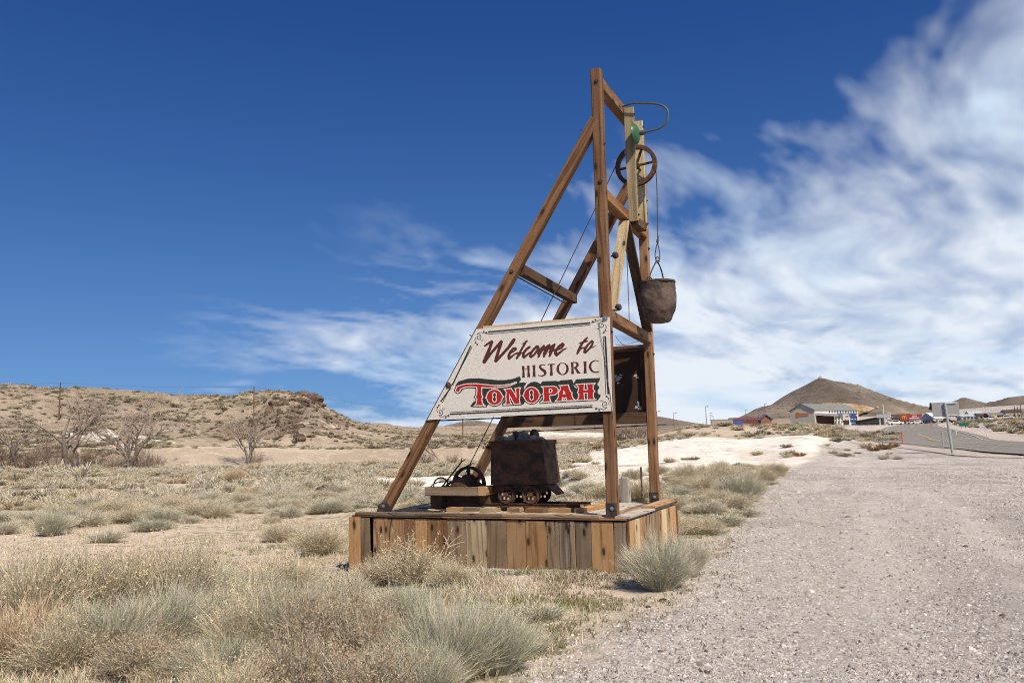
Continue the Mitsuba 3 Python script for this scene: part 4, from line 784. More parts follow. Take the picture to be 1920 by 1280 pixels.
# ------------------------------------------------------------------ road
cen = np.array([onground(2150, 62)[:2], onground(2030, 66)[:2], onground(1920, 72.5)[:2], onground(1840, 77)[:2], onground(1770, 84)[:2], onground(1738, 100)[:2], onground(1722, 125)[:2], onground(1713, 160)[:2], onground(1711, 205)[:2], onground(1722, 260)[:2], onground(1748, 330)[:2], onground(1775, 420)[:2]])
s_ = np.concatenate([[0], np.cumsum(np.linalg.norm(np.diff(cen, axis=0), axis=1))])
q_ = np.linspace(0, s_[-1], 240)
cen = np.stack([PchipInterpolator(s_, cen[:, i])(q_) for i in (0, 1)], 1)
tg = np.gradient(cen, axis=0); tg /= np.linalg.norm(tg, axis=1, keepdims=True); nm = np.stack([-tg[:, 1], tg[:, 0]], 1)


def strip(o0, o1, lift, m=6):
    o = np.linspace(o0, o1, m + 1)
    q = cen[:, None] + o[None, :, None] * nm[:, None]
    zc = ground_z(q[..., 0], q[..., 1])
    z = zc.mean(1, keepdims=True) * .5 + zc * .5 if m > 1 else zc
    z = np.maximum(zc, z) + lift
    v = np.concatenate([q, z[..., None]], -1).reshape(-1, 3); i = np.arange(len(cen) * (m + 1)).reshape(len(cen), m + 1)
    a, b, c, d = i[:-1, :-1].ravel(), i[1:, :-1].ravel(), i[1:, 1:].ravel(), i[:-1, 1:].ravel()
    return v, np.vstack([np.stack([a, d, c], 1), np.stack([a, c, b], 1)])


P('asphalt', proc(lambda p, n, uv: mix((.13, .127, .123), (.175, .17, .163), fbm(p.x * .4, p.y * .4, 0.0, 4))), .9)
P('shoulder', proc(lambda p, n, uv: mix((.27, .245, .225), (.34, .31, .285), fbm(p.x * .5, p.y * .5, 1.0, 4))), .95)
P('yellow_line', (.30, .235, .12), .8)
P('white_line', (.30, .29, .275), .8)
rk = thing('road', 'grey two lane highway curving away into the town on the right', kind='structure')
scene[rk] = mikit.ply(strip(-5.2, 5.2, .05), 'asphalt', smooth=True)
put(rk + '__shoulder', strip(5.25, 7.4, .03, 3), 'shoulder', smooth=True); put(rk + '__shoulder', strip(-7.6, -5.25, .03, 3), 'shoulder', smooth=True)
put(rk + '__center_line', strip(-.12, .12, .09, 1), 'yellow_line'); pass
put(rk + '__edge_line', strip(4.3, 4.5, .09, 1), 'white_line'); put(rk + '__edge_line', strip(-4.5, -4.3, .09, 1), 'white_line')


# ------------------------------------------------------------------ distant hills
def massif(key, label, ridge, slope, bsdf, size, n=150, rough=.12, seed=0, soft=1.25):
    """ridge: (px, py, distance) of its crest; falls off by slope, with gullies."""
    pts = np.array([at(*r) for r in ridge]); t = np.arange(len(pts)); q = np.linspace(0, len(pts) - 1, 70)
    pts = np.stack([np.interp(q, t, pts[:, i]) for i in range(3)], 1)
    c = pts[:, :2].mean(0); ext = np.abs(pts[:, :2] - c).max(0) + size
    X, Y = np.meshgrid(np.linspace(c[0] - ext[0], c[0] + ext[0], n), np.linspace(c[1] - ext[1], c[1] + ext[1], n), indexing='ij')
    Zm = np.full(X.shape, -60.0)
    wob = (meshkit.fbm(np.stack([X, Y, 0 * X], -1) / 160, 4, seed) - .5)
    for p in pts:
        d = np.hypot(X - p[0], Y - p[1])
        d = d * (1 + .55 * wob)
        Zm = np.maximum(Zm, p[2] - slope * d / (1 + soft * 0.00022 * d))
    rid = np.abs(meshkit.fbm(np.stack([X, Y, 0 * X], -1) / 120, 4, seed + 3) - .5) * 2
    dist0 = np.min([np.hypot(X - p[0], Y - p[1]) for p in pts], axis=0)
    Zm = Zm + (rid - .35) * rough * 160 * np.clip(dist0 / 160, 0, 1) + (meshkit.fbm(np.stack([X, Y, 0 * X], -1) / 30, 3, seed + 5) - .5) * rough * 45 * np.clip(dist0 / 60, .15, 1)
    i = np.arange(n * n).reshape(n, n)
    a, b, c2, d2 = i[:-1, :-1].ravel(), i[1:, :-1].ravel(), i[1:, 1:].ravel(), i[:-1, 1:].ravel()
    k = thing(key, label, kind='structure')
    scene[k] = mikit.ply((np.stack([X, Y, Zm], -1).reshape(-1, 3), np.vstack([np.stack([a, b, c2], 1), np.stack([a, c2, d2], 1)])), bsdf, smooth=True)
    return RegularGridInterpolator((X[:, 0], Y[0]), Zm, bounds_error=False, fill_value=-99)


MS = at(1575, 775, 1820)


def mountain_color(p, n, uv):
    a = fbm(p.x * .012, p.y * .012, p.z * .02, 4); b = fbm(p.x * .09, p.y * .09, p.z * .12, 3)
    c = mix((.115, .100, .088), (.185, .162, .140), smoothstep(.3, .7, a))
    c = mix(c, (.088, .080, .062), smoothstep(.47, .66, b) * .75)
    low = smoothstep(75.0, 30.0, p.z)
    c = mix(c, (.27, .23, .18), low * smoothstep(.35, .65, fbm(p.x * .02 + 4, p.y * .02, 1.0, 3)) * .8)
    return c


def dump_color(p, n, uv):
    return mix(mix((.30, .20, .115), (.36, .29, .20), smoothstep(.3, .7, fbm(p.x * .05, p.y * .05, p.z * .015, 4))), (.22, .16, .11), smoothstep(.55, .75, fbm(p.x * .12, p.y * .12, p.z * .02, 3)) * .6)


def farhill_color(p, n, uv):
    a = fbm(p.x * .006, p.y * .006, p.z * .02, 4); b = fbm(p.x * .04, p.y * .04, p.z * .06, 3)
    c = mix((.118, .100, .090), (.175, .152, .132), smoothstep(.3, .7, a))
    return mix(c, (.105, .092, .075), smoothstep(.5, .7, b) * .6)


P('mountain_rock', proc(mountain_color), .95, spec=.1)
P('mine_dump', proc(dump_color), .95, spec=.1)
P('far_rock', proc(farhill_color), .95, spec=.1)
MTN = massif('mountain', 'broad grey brown cone shaped mountain behind the town', [(1536, 707.5, 1900), (1546, 708, 1900), (1562, 713, 1910), (1590, 717, 1930), (1610, 721, 1950), (1640, 733, 1950), (1675, 745, 1930), (1715, 756, 1900), (1750, 763, 1880)], .50, 'mountain_rock', 620, 200, .13, 3, soft=1.6)
massif('hill', 'dark brown double hill at the right edge behind the town', [(1764, 766, 2500), (1785, 756, 2500), (1806, 744, 2500), (1822, 748, 2520), (1845, 754, 2500), (1870, 750, 2480), (1893, 743, 2480), (1925, 740, 2500), (1975, 752, 2500), (2060, 770, 2500)], .40, 'far_rock', 600, 150, .10, 11)
massif('hill', 'low brown hill with a flat pale capped butte far behind the cart', [(640, 796, 3200), (700, 795, 3200), (760, 799, 3200), (815, 802, 3100), (850, 797, 3000), (872, 788.5, 3000), (881, 787, 3000), (893, 787, 3000), (903, 790, 3000), (925, 797, 3000), (970, 797, 3000), (1040, 794, 2900), (1130, 790, 2800), (1200, 782, 2700), (1232, 779, 2700), (1260, 787, 2700), (1300, 797, 2700), (1380, 806, 2700)], .22, 'far_rock', 900, 190, .05, 23)
# terrace of orange mine waste half way up the mountain
dv, nu, nv = [], 70, 12
for t in np.linspace(0, 1, nv):
    for u in np.linspace(0, 1, nu):
        px = 1541 + 106 * u; crest = 755.5 - 5 * math.sin(u * math.pi) * .2 + 10 * u ** 2.2
        py = crest + t * 16 * (1 - abs(2 * u - .9) ** 3.0) * (.8 + .5 * meshkit.noise(np.array([u * 12, 3.0, 1.0]), 5))
        r = np.linspace(1150, 2050, 500); q = CAM + r[:, None] * ray(px, py); below = np.nonzero(q[:, 2] <= MTN(q[:, :2]))[0]
        i = below[0] if len(below) else 300
        q = CAM + (r[i] - 7 - 9 * math.sin(t * math.pi) - 5 * meshkit.noise(np.array([u * 22, t * 1.5, 4.0]), 6)) * ray(px, py); dv.append(q)
i = np.arange(nu * nv).reshape(nv, nu); a, b, c2, d2 = i[:-1, :-1].ravel(), i[1:, :-1].ravel(), i[1:, 1:].ravel(), i[:-1, 1:].ravel()
k = thing('mine_waste', 'terrace of orange and buff mine waste half way up the mountain', kind='structure')
scene[k] = mikit.ply((np.array(dv), np.vstack([np.stack([a, b, c2], 1), np.stack([a, c2, d2], 1)])), 'mine_dump', smooth=True)
# ================================================================== TOWN AND ROADSIDE (far away, each at its own distance)
class Site:
    """A plot on the ground: x to its right, y away along yaw, z up from its floor."""
    def __init__(s, o, yaw=0.0):
        s.o = np.asarray(o, float); s.x = np.array([math.cos(yaw), math.sin(yaw), 0]); s.y = np.array([-math.sin(yaw), math.cos(yaw), 0])

    def m(s, mesh):
        v, f = arr(mesh); return s.o + v[:, :1] * s.x + v[:, 1:2] * s.y + v[:, 2:3] * np.array([0, 0, 1.0]), f

    def put(s, key, mesh, bsdf, label=None, smooth=False):
        if isinstance(mesh, list): mesh = join(mesh)
        return put(key, s.m(mesh), bsdf, smooth=smooth, label=label)


def face(px, yaw_extra=0.0):
    """Yaw that turns a plot's front to the viewer."""
    d = ray(px, 800); return math.atan2(d[1], d[0]) - math.pi / 2 + yaw_extra


for k_, c_, r_ in (('beige_wall', (.36, .34, .28), .9), ('grey_green_wall', (.50, .49, .42), .9), ('cream_wall', (.52, .49, .38), .9), ('grey_roof', (.17, .185, .19), .7), ('roof_brown', (.085, .06, .05), .9), ('dark_wall', (.06, .05, .045), .9), ('window_dark', (.035, .04, .05), .25),
                    ('blue_trim', (.10, .135, .29), .6), ('blue_wall', (.06, .10, .33), .6), ('maroon_trim', (.20, .085, .095), .7), ('pale_blue', (.36, .43, .50), .8), ('white_paint', (.68, .68, .66), .6), ('pale_metal', (.42, .47, .50), .5), ('red_paint', (.34, .055, .06), .6),
                    ('yellow_paint', (.65, .42, .03), .6), ('orange_paint', (.55, .21, .08), .6), ('orange_marker', (.62, .13, .07), .6), ('galvanised', (.30, .36, .36), .5), ('sign_grey', (.34, .34, .35), .6), ('green_paint', (.02, .16, .12), .6), ('pole_wood', (.14, .085, .055), .9), ('pole_grey', (.13, .13, .13), .7), ('maroon_wall', (.13, .06, .055), .8), ('porch_wall', (.25, .12, .08), .8), ('tyre', (.02, .02, .02), .9), ('rust_post', (.085, .045, .035), .9)):
    P(k_, c_, r_)


def gable(x0, x1, y0, y1, h, top, over=.5, ridge='y'):
    """Walls with gable ends and a two-slope roof slab."""
    if ridge == 'y':
        xm = (x0 + x1) / 2
        walls = hullbox([(x, y, z) for y in (y0, y1) for x, z in ((x0, 0), (x1, 0), (x0, h), (x1, h), (xm, top))])
        sl = (top - h) / (xm - x0)
        roof = [hullbox([(x, y, z + dz) for y in (y0 - over, y1 + over) for x, z in ((xm, top + .02), (xe, h - sl * over)) for dz in (.03, .28)]) for xe in (x0 - over, x1 + over)]
    else:
        ym = (y0 + y1) / 2
        walls = hullbox([(x, y, z) for x in (x0, x1) for y, z in ((y0, 0), (y1, 0), (y0, h), (y1, h), (ym, top))])
        sl = (top - h) / (ym - y0)
        roof = [hullbox([(x, y, z + dz) for x in (x0 - over, x1 + over) for y, z in ((ym, top + .02), (ye, h - sl * over)) for dz in (.03, .28)]) for ye in (y0 - over, y1 + over)]
    return walls, roof


# motel: gable end towards us, a long cream front running back to the right
M = Site(onground(1484, 430) - np.array([0, 0, 1.5]), face(1484, -.55))
k = thing('motel', 'grey gabled three storey motel with cream front and blue entrance canopy below the big mountain', 'building')
w, r = gable(0, 13, 0, 42, 8.2, 11.2)
M.put(k + '__wall', w, 'grey_green_wall'); rr_ = [M.put(k + '__roof', x, 'grey_roof') for x in r]
M.put(k + '__front_wall', box(13.003, 13.2, 12, 41.5, 0, 8.1), 'cream_wall', label='cream front with rows of windows')
for fl_ in range(3):
    for i in range(11):
        y = 13 + i * 2.6
        wk = M.put(k + '__window', box(13.203, 13.28, y, y + .9, 1.0 + fl_ * 2.6, 2.9 + fl_ * 2.6), 'window_dark')
M.put(k + '__canopy', hullbox([(12.5, 1, 6.2), (24, 1, 5.2), (12.5, 16, 6.2), (24, 16, 5.2), (12.5, 1, 6.9), (24, 1, 5.9), (12.5, 16, 6.9), (24, 16, 5.9)]), 'white_paint', label='white topped entrance canopy')
M.put(k + '__canopy_fascia', [box(24.003, 24.3, .8, 16.2, 4.6, 6.1)], 'blue_trim', label='blue canopy fascia')
M.put(k + '__canopy_fascia', hullbox([(13.2, .7, 5.6), (24.2, .7, 4.6), (13.2, .98, 5.6), (24.2, .98, 4.6), (13.2, .7, 6.6), (24.2, .7, 5.8), (13.2, .98, 6.6), (24.2, .98, 5.8)]), 'white_paint')
for i in range(6):
    M.put(k + '__column', box(22.8, 23.5, 1.5 + i * 2.7, 2.2 + i * 2.7, 0, 5.15), 'white_paint')
M.put(k + '__entrance_wall', box(13.21, 18, 2, 9, 0, 5.4), 'maroon_wall')
lg = M.put(k + '__wall_sign', lathe([(0, 0), (1.35, 0), (1.35, .12), (0, .12)], (4.3, -.02, 6.1), (0, -1, 0), 20), 'orange_paint', label='round orange emblem on the gable')
M.put(k + '__wall_sign', [box(5.8, 10.2, -.14, -.02, 6.35, 6.9), box(5.8, 10.0, -.14, -.02, 5.35, 5.9)], 'orange_paint', label='two lines of orange lettering on the gable')
M.put(k + '__low_wall', box(25, 25.4, 2, 20, 0, 1.6), 'white_paint', label='low white wall in front of the canopy')

S = Site(onground(1336, 225) - np.array([0, 0, .4]), face(1354, .05))
k = thing('utility_building', 'low pale beige flat roofed building left of the red and blue one', 'building')
S.put(k + '__wall', box(0, 5.4, 0, 4, 0, 2.2), 'beige_wall'); S.put(k + '__roof', box(-.1, 5.5, -.1, 4.1, 2.203, 2.32), 'beige_wall')
S.put(k + '__panel', hullbox([(2.6, -.03, .3), (3.1, -.03, .3), (3.1, -.03, 1.5), (2.6, -.03, .6), (2.6, -.003, .3), (3.1, -.003, .3), (3.1, -.003, 1.5), (2.6, -.003, .6)]), 'grey_roof')
S = Site(onground(1372, 300) - np.array([0, 0, .9]), face(1400, .12))
k = thing('restaurant', 'low blue building with maroon roof band and small blue gable at its right end', 'building')
S.put(k + '__wall', box(0, 12.5, 0, 8, 0, 2.6), 'blue_wall'); S.put(k + '__roof_band', box(-.1, 10.6, -.15, 8.1, 2.603, 3.5), 'maroon_trim')
S.put(k + '__wall_panel', box(4.2, 9.2, -.06, -.003, 1.1, 2.5), 'maroon_wall', label='purple panel on the blue wall')
w, r = gable(10.0, 13.6, -.6, 7, 2.7, 4.1); S.put(k + '__porch', w, 'porch_wall'); [S.put(k + '__porch_roof', x, 'blue_trim') for x in r]

# station of dark buildings with a canopy
S = Site(onground(1606, 400) - np.array([0, 0, .8]), face(1645, -.1))
k = thing('dark_shed', 'long dark low building with a slanting roof right of the blue and white signs', 'building')
S.put(k + '__wall', hullbox([(0, 0, 0), (11, 0, 0), (0, 9, 0), (11, 9, 0), (0, 0, 2.4), (11, 0, 4.2), (0, 9, 2.4), (11, 9, 4.2)]), 'dark_wall')
S.put(k + '__roof', hullbox([(-.5, -.5, 2.42), (11.4, -.5, 4.32), (-.5, 9.5, 2.42), (11.4, 9.5, 4.32), (-.5, -.5, 2.75), (11.4, -.5, 4.65), (-.5, 9.5, 2.75), (11.4, 9.5, 4.65)]), 'roof_brown')
for i in range(4): S.put(k + '__window', box(1 + i * 2.4, 2.6 + i * 2.4, -.05, -.003, .7, 1.9), 'window_dark')
w, r = gable(14.6, 21.5, 1, 9, 3.3, 5.0, .4, 'x'); S.put(k + '__annex', w, 'maroon_wall'); [S.put(k + '__annex_roof', x, 'roof_brown') for x in r]
S = Site(onground(1650, 385) - np.array([0, 0, .6]), face(1657, -.05))
k = thing('fuel_canopy', 'pale flat canopy on white posts before the dark low building', 'canopy')
S.put(k + '__roof', box(-.6, 4.8, -1, 3, 3.6, 5.1), 'pale_metal')
for x in (.5, 3.1):
    for y in (-.4, 2.4): S.put(k + '__post', box(x - .17, x + .17, y - .17, y + .17, 0, 3.597), 'white_paint')
S.put(k + '__beam', box(2.9, 6.0, -.3, 0, 2.3, 2.7), 'maroon_trim')


def pole(px, top, dist, r=.08, base=None, arm=0.0, mat='pole_grey', key='street_lamp', label='', cat='street lamp', group=None):
    b = onground(px, dist) - np.array([0, 0, .2]); t = at(px, top, dist)
    k = thing(key, label, cat, group)
    put(k + '__pole', tube([b, (b[0], b[1], t[2])], [r, r * .75], 8), mat)
    if arm:
        d = ray(px, top); sdv = np.array([d[1], -d[0], 0]) * arm
        put(k + '__arm', tube([(b[0], b[1], t[2] - .05), np.array([b[0], b[1], t[2] + .05]) + sdv], r * .6, 6), mat)
        h = np.array([b[0], b[1], t[2] + .05]) + sdv
        put(k + '__lamp_head', hullbox([h + np.array(q) for q in ((-.3, -.2, -.06), (.45, -.2, -.06), (.45, .2, -.06), (-.3, .2, -.06), (-.2, -.15, .12), (.35, -.15, .12), (.35, .15, .12), (-.2, .15, .12))]), mat)
    return k


pole(1265, 774, 260, .10, arm=.7, label='tall lone street lamp nearest the right headframe post')
pole(1233.5, 771, 235, .09, arm=.6, label='street lamp half hidden by the rear headframe post')
pole(1326, 762, 250, .11, arm=.35, label='tallest lamp pole left of the beige building')
pole(1333.5, 774, 300, .09, arm=.4, label='shorter lamp pole just right of the tallest one')
pole(1339, 779, 330, .09, arm=-.6, label='shortest of the three lamp poles left of the beige building')
pole(1400, 769, 340, .10, arm=.35, label='lamp pole behind the red and blue building')
pole(1437.5, 757, 330, .12, arm=.35, label='tall dark lamp pole at the right end of the blue building')
pole(1425, 775, 350, .12, mat='pole_wood', key='wooden_pole', label='short brown pole between two lamps behind the blue building', cat='pole')
pole(1660, 757, 410, .22, mat='white_paint', key='flag_pole', label='tall thick white pole behind the pale canopy', cat='pole')
pole(1676, 780, 400, .12, mat='white_paint', key='flag_pole', label='short thin white pole between the canopy and the pickup', cat='pole')
pole(1913, 762, 420, .2, mat='pole_wood', key='wooden_pole', label='dark wooden pole at the right edge before the double hill', cat='pole')
pole(1907.5, 761, 430, .2, mat='pole_wood', key='wooden_pole', label='left one of the wooden poles before the double hill', cat='pole')
pole(1919, 758, 430, .2, mat='pole_wood', key='wooden_pole', label='wooden pole cut by the right edge of the view', cat='pole')


def sign_on_posts(key, label, px0, px1, py0, py1, dist, panels, post='pole_grey', cat='sign', posts=(0.5,), pw=.12):
    """A board between pixel columns at its own distance, carried by posts to the ground."""
    pm = (px0 + px1) / 2; s_ = dist / FOCAL * 1.0
    b = onground(pm, dist); t = at(pm, py0, dist)[2]; z0 = at(pm, py1, dist)[2]; w_ = (px1 - px0) * s_
    S_ = Site((b[0], b[1], 0), face(pm)); k_ = thing(key, label, cat)
    for u in posts:
        x = (u - .5) * w_; S_.put(k_ + '__post', tube([(x, .12, b[2] - .2), (x, .12, t - .05)], pw, 8), post)
    for nm_, (a0, a1, b0, b1), m_, lb in panels:
        S_.put(k_ + '__' + nm_, box((a0 - .5) * w_, (a1 - .5) * w_, -.06, .06, z0 + (t - z0) * b0, z0 + (t - z0) * b1), m_, lb)
    return k_, S_, w_, z0, t


k, S, w, z0, t = sign_on_posts('price_sign', 'white and blue roadside sign panels at the right end of the motel', 1585, 1608, 774.5, 797, 415, [('panel', (0, .42, .52, .95), 'white_paint', 'white upper panel'), ('panel', (.55, .92, .55, .98), 'blue_wall', 'blue upper panel'), ('panel', (0, .42, .05, .44), 'dark_wall', 'dark lower panel'), ('panel', (.50, 1.0, .22, .48), 'blue_wall', 'wide blue lower panel'), ('panel', (.55, 1.0, .0, .19), 'green_paint', 'green bottom panel')], posts=(.2, .74))
S.put(k + '__lettering', [box(-.33 * w, -.13 * w, -.09, -.061, z0 + .68 * (t - z0), z0 + .80 * (t - z0))], 'red_paint')
k, S, w, z0, t = sign_on_posts('billboard', 'red billboard with two yellow arches and white lettering', 1694, 1728, 776.5, 787, 380, [('panel', (0, 1, 0, 1), 'red_paint', None), ('edge', (1.003, 1.045, -.05, 1.05), 'yellow_paint', None)], posts=(.15, .5, .85))
H_ = t - z0
arch = []
for cx in (.16, .245):
    a = np.linspace(0, math.pi, 14); pts = [(w * (cx - .5 + .042 * math.cos(q)), -.08, z0 + H_ * (.18 + .62 * math.sin(q))) for q in a]
    arch.append(tube(pts, .16, 6))
for i, q in enumerate(arch): S.put(k + '__arch', q, 'yellow_paint')
for r0, r1, x0_, x1_ in ((.56, .80, .56, .80), (.20, .44, .44, .92)):
    n_ = int((x1_ - x0_) / .055)
    for i in range(n_):
        a = x0_ + i * .055; S.put(k + '__lettering', box((a - .5) * w, (a + .036 - .5) * w, -.09, -.061, z0 + H_ * r0, z0 + H_ * r1), 'white_paint')

S = Site(onground(1729, 360) - np.array([0, 0, .5]), face(1740, -.5))
k = thing('house', 'small pale blue house with a white roof right of the red billboard', 'building')
w_, r = gable(0, 5.0, 0, 6.5, 2.6, 4.4, .35); S.put(k + '__wall', w_, 'pale_blue'); [S.put(k + '__roof', x, 'white_paint') for x in r]
S.put(k + '__door', box(2.2, 3.1, -.05, -.003, 0, 1.9), 'dark_wall'); S.put(k + '__window', box(.7, 1.6, -.05, -.003, 1.0, 1.8), 'window_dark'); S.put(k + '__window', box(5.003, 5.05, 2, 3, 1.0, 1.9), 'window_dark')

# back of a highway sign by the road, on one steel post
b = hit(1786.5, 851); d_ = float(np.hypot(b[0], b[1])); S = Site((b[0], b[1], b[2]), face(1786)); s1_ = d_ / FOCAL
k = thing('road_sign', 'grey back of a big square road sign on one steel post beside the highway', 'sign')
S.put(k + '__post', tube([(0, 0, -.2), (-.22, .02, 84 * s1_)], .085, 8), 'galvanised')
S.put(k + '__panel', box(-25 * s1_, 15 * s1_, .11, .14, 61 * s1_, 85 * s1_), 'sign_grey')
S.put(k + '__bracket', [box(-6 * s1_, 12 * s1_, .04, .107, 82.5 * s1_, 84.3 * s1_)], 'white_paint'); S.put(k + '__bracket', [box(-6 * s1_, 12 * s1_, .04, .107, 62.5 * s1_, 63.8 * s1_)], 'white_paint')
sign_on_posts('street_sign', 'small green road sign seen low beyond the highway', 1802, 1816, 792, 798.5, 150, [('panel', (0, 1, 0, 1), 'green_paint', None)], posts=(.3, .7), pw=.05)
sign_on_posts('warning_sign', 'tiny yellow sign far off below the double hill', 1864, 1872, 778, 786, 330, [('panel', (0, 1, .2, 1), 'yellow_paint', None)], pw=.08)
for px, py, h, m_, key, lb, cat in ((1692.5, 831, 15.5, 'orange_marker', 'delineator', 'orange flexible post at the inside of the road bend', 'marker'), (1768.5, 840, 24, 'galvanised', 'marker_post', 'thin grey steel post left of the big road sign', 'post'), (1793, 816.5, 6, 'white_paint', 'marker_post', 'short white post beyond the highway right of the road sign', 'post'), (1745, 799, 8, 'orange_marker', 'delineator', 'far small orange post at the road before the town', 'marker'), (1665, 822, 12, 'galvanised', 'marker_post', 'thin post in the scrub left of the orange post', 'post')):
    b = hit(px, py); s1_ = float(np.hypot(b[0], b[1])) / FOCAL; k = thing(key, lb, cat)
    put(k + '__stake', tube([b - (0, 0, .2), b + (0, 0, h * s1_)], .05 if m_ != 'orange_marker' else .06, 8), m_)
    put(k + '__cap', lathe([(0, 0), (.08, 0), (.08, .10), (0, .12)], b + np.array([0, 0, h * s1_]), (0, 0, 1), 8), m_)


def car(px, dist, L, W, H, m_, label, yaw, cat='car', key='parked_car', sink=0.0):
    S_ = Site(onground(px, dist) - np.array([0, 0, sink]), yaw); k_ = thing(key, label, cat)
    prof = Polygon([(-L / 2, .35), (L / 2, .35), (L / 2, H * .55), (L * .28, H * .6), (L * .16, H * .97), (-L * .18, H), (-L * .26, H * .6), (-L / 2, H * .58)])
    v, f = arr(trimesh.creation.extrude_polygon(prof, W, engine='earcut')); S_.put(k_ + '__body', (np.stack([v[:, 0], v[:, 2] - W / 2, v[:, 1]], 1), f), m_)
    S_.put(k_ + '__window', box(-L * .2, L * .17, -W / 2 - .02, W / 2 + .02, H * .64, H * .9), 'window_dark')
    for x in (-L * .3, L * .3):
        for y in (-W / 2 + .08, W / 2 - .08):
            S_.put(k_ + '__wheel', lathe([(0, -.1), (.33, -.1), (.33, .1), (0, .1)], (x, y, .33), (0, 1, 0), 14), 'tyre')


car(1680, 300, 5.2, 1.9, 1.6, 'white_paint', 'white pickup parked before the dark buildings left of the road', face(1680, .5), 'pickup', 'pickup')
car(1746, 330, 4.4, 1.8, 1.4, 'dark_wall', 'dark car at the foot of the pale blue house', face(1746, .2))
car(1713, 350, 4.4, 1.8, 1.5, 'pale_metal', 'pale car under the left half of the red billboard', face(1713, .1))
car(1722, 345, 4.4, 1.8, 1.6, 'white_paint', 'white van under the right half of the red billboard', face(1722, .1))
car(1778, 300, 4.6, 1.8, 1.4, 'maroon_wall', 'dark maroon car behind the post of the big road sign', face(1778, 0))
car(1863, 330, 4.6, 1.8, 1.4, 'white_paint', 'white car left of the yellow sign at the far right', face(1863, 0))
car(1892, 335, 4.6, 1.8, 1.5, 'white_paint', 'white car furthest to the right below the double hill', face(1892, 0))
for px, dist, w_, h_, top_, m1, m2, lb in ((1822, 470, 6.0, 3.0, 4.6, 'white_paint', 'pale_metal', 'white house with pale roof below the double hill'), (1806, 440, 5.5, 2.4, 3.2, 'pale_blue', 'pale_metal', 'long low blue grey house right of the big road sign'), (1838, 450, 5, 2.2, 3.2, 'beige_wall', 'roof_brown', 'beige house with brown roof right of the white house'), (1858, 440, 6, 2.2, 3.2, 'maroon_wall', 'grey_roof', 'reddish house left of the yellow sign'), (1890, 460, 7, 3.2, 4.2, 'beige_wall', 'roof_brown', 'beige block at the far right edge of town'), (1908, 480, 6, 2.8, 4.4, 'cream_wall', 'grey_roof', 'cream house between the wooden poles at the right edge'), (1706, 470, 5, 2.2, 3.4, 'beige_wall', 'grey_roof', 'small house on the slope behind the red billboard')):
    S = Site(onground(px, dist) - np.array([0, 0, .6]), face(px, .3)); k = thing('house', lb, 'building')
    wl, r = gable(0, w_, 0, 7, h_, top_, .35, 'x'); S.put(k + '__wall', wl, m1); [S.put(k + '__roof', x, m2) for x in r]
    S.put(k + '__door', box(w_ * .45, w_ * .45 + .9, -.05, -.003, .4, 2.2), 'dark_wall'); S.put(k + '__window', box(w_ * .15, w_ * .15 + 1, -.05, -.003, 1.0, 1.9), 'window_dark'); S.put(k + '__window', box(w_ * .72, w_ * .72 + 1, -.05, -.003, 1.0, 1.9), 'window_dark')
k = thing('radio_mast', 'tiny mast hut on the very top of the big mountain', 'mast')
q = at(1538, 708.5, 1899); put(k + '__hut', box(q[0] - 3, q[0] + 3, q[1] - 3, q[1] + 3, q[2] - 3, q[2] + 2.4), 'beige_wall'); put(k + '__mast', tube([q, q + (0, 0, 6)], .4, 6), 'pole_grey')

# power line over the left hills
tops = []
for i, (px, top, dist, lb) in enumerate(((-160, 722, 262, ''), (109, 718, 212, 'leftmost reddish brown power pole above the bare trees'), (475, 725, 205, 'power pole on the hill left of the rocky knob'), (868, 781, 222, 'power pole seen under the left half of the welcome sign'), (1116, 792, 420, 'far small power pole seen between sign and cart on the right'))):
    b = onground(px, dist) - np.array([0, 0, .3]); t = at(px, top, dist); t = np.array([b[0], b[1], t[2]]); tops.append(t)
    if not lb: continue
    k = thing('power_pole', lb, 'power pole')
    put(k + '__pole', tube([b, t], [.17, .13], 8), 'pole_wood'); put(k + '__insulator', lathe([(0, 0), (.09, 0), (.12, .12), (.05, .22), (0, .22)], t, (0, 0, 1), 8), 'pole_grey')
for i, (a, b) in enumerate(zip(tops[:-1], tops[1:])):
    k = thing('power_line', ('wire leaving the leftmost power pole towards the left edge', 'wire between the two left power poles', 'wire sagging from the knob pole down to the pole under the sign', 'far wire between the two right power poles')[i], 'power line')
    t_ = np.linspace(0, 1, 24)[:, None]; c = a * (1 - t_) + b * t_; c[:, 2] += .10 - 2.2 * (t_[:, 0] * (1 - t_[:, 0])) * (.5 if i == 0 else 1)
    scene[k] = mikit.ply(tube(c, .022, 4), 'pole_grey')

# post and stake behind the platform
k = thing('gate_post', 'short weathered square post standing behind the platform between the two headframe posts', 'post')
o = onground(1168, 14.4); pr_ = prism(o - (0, 0, .3), (o[0], o[1], at(1168, 896, 14.4)[2]), .155, .15, FR, 6, .01, 3, .002); put(k + '__timber', pr_, 'wood'); tp = (o[0], o[1], at(1168, 896, 14.4)[2])
put(k + '__cap', box(tp[0] - .05, tp[0] + .05, tp[1] - .05, tp[1] + .05, tp[2] + .002, tp[2] + .02), 'galvanised')
k = thing('fence_stake', 'thin rusty steel stake behind the platform left of the rear post', 'stake')
o = onground(1199.5, 21); put(k + '__stake', box(o[0] - .018, o[0] + .018, o[1] - .018, o[1] + .018, o[2] - .2, at(1199.5, 875, 21)[2]), 'rust_post'); put(k + '__flange', box(o[0] - .022, o[0] + .022, o[1] + .0185, o[1] + .024, o[2] - .1, at(1199.5, 876, 21)[2]), 'rust_post')

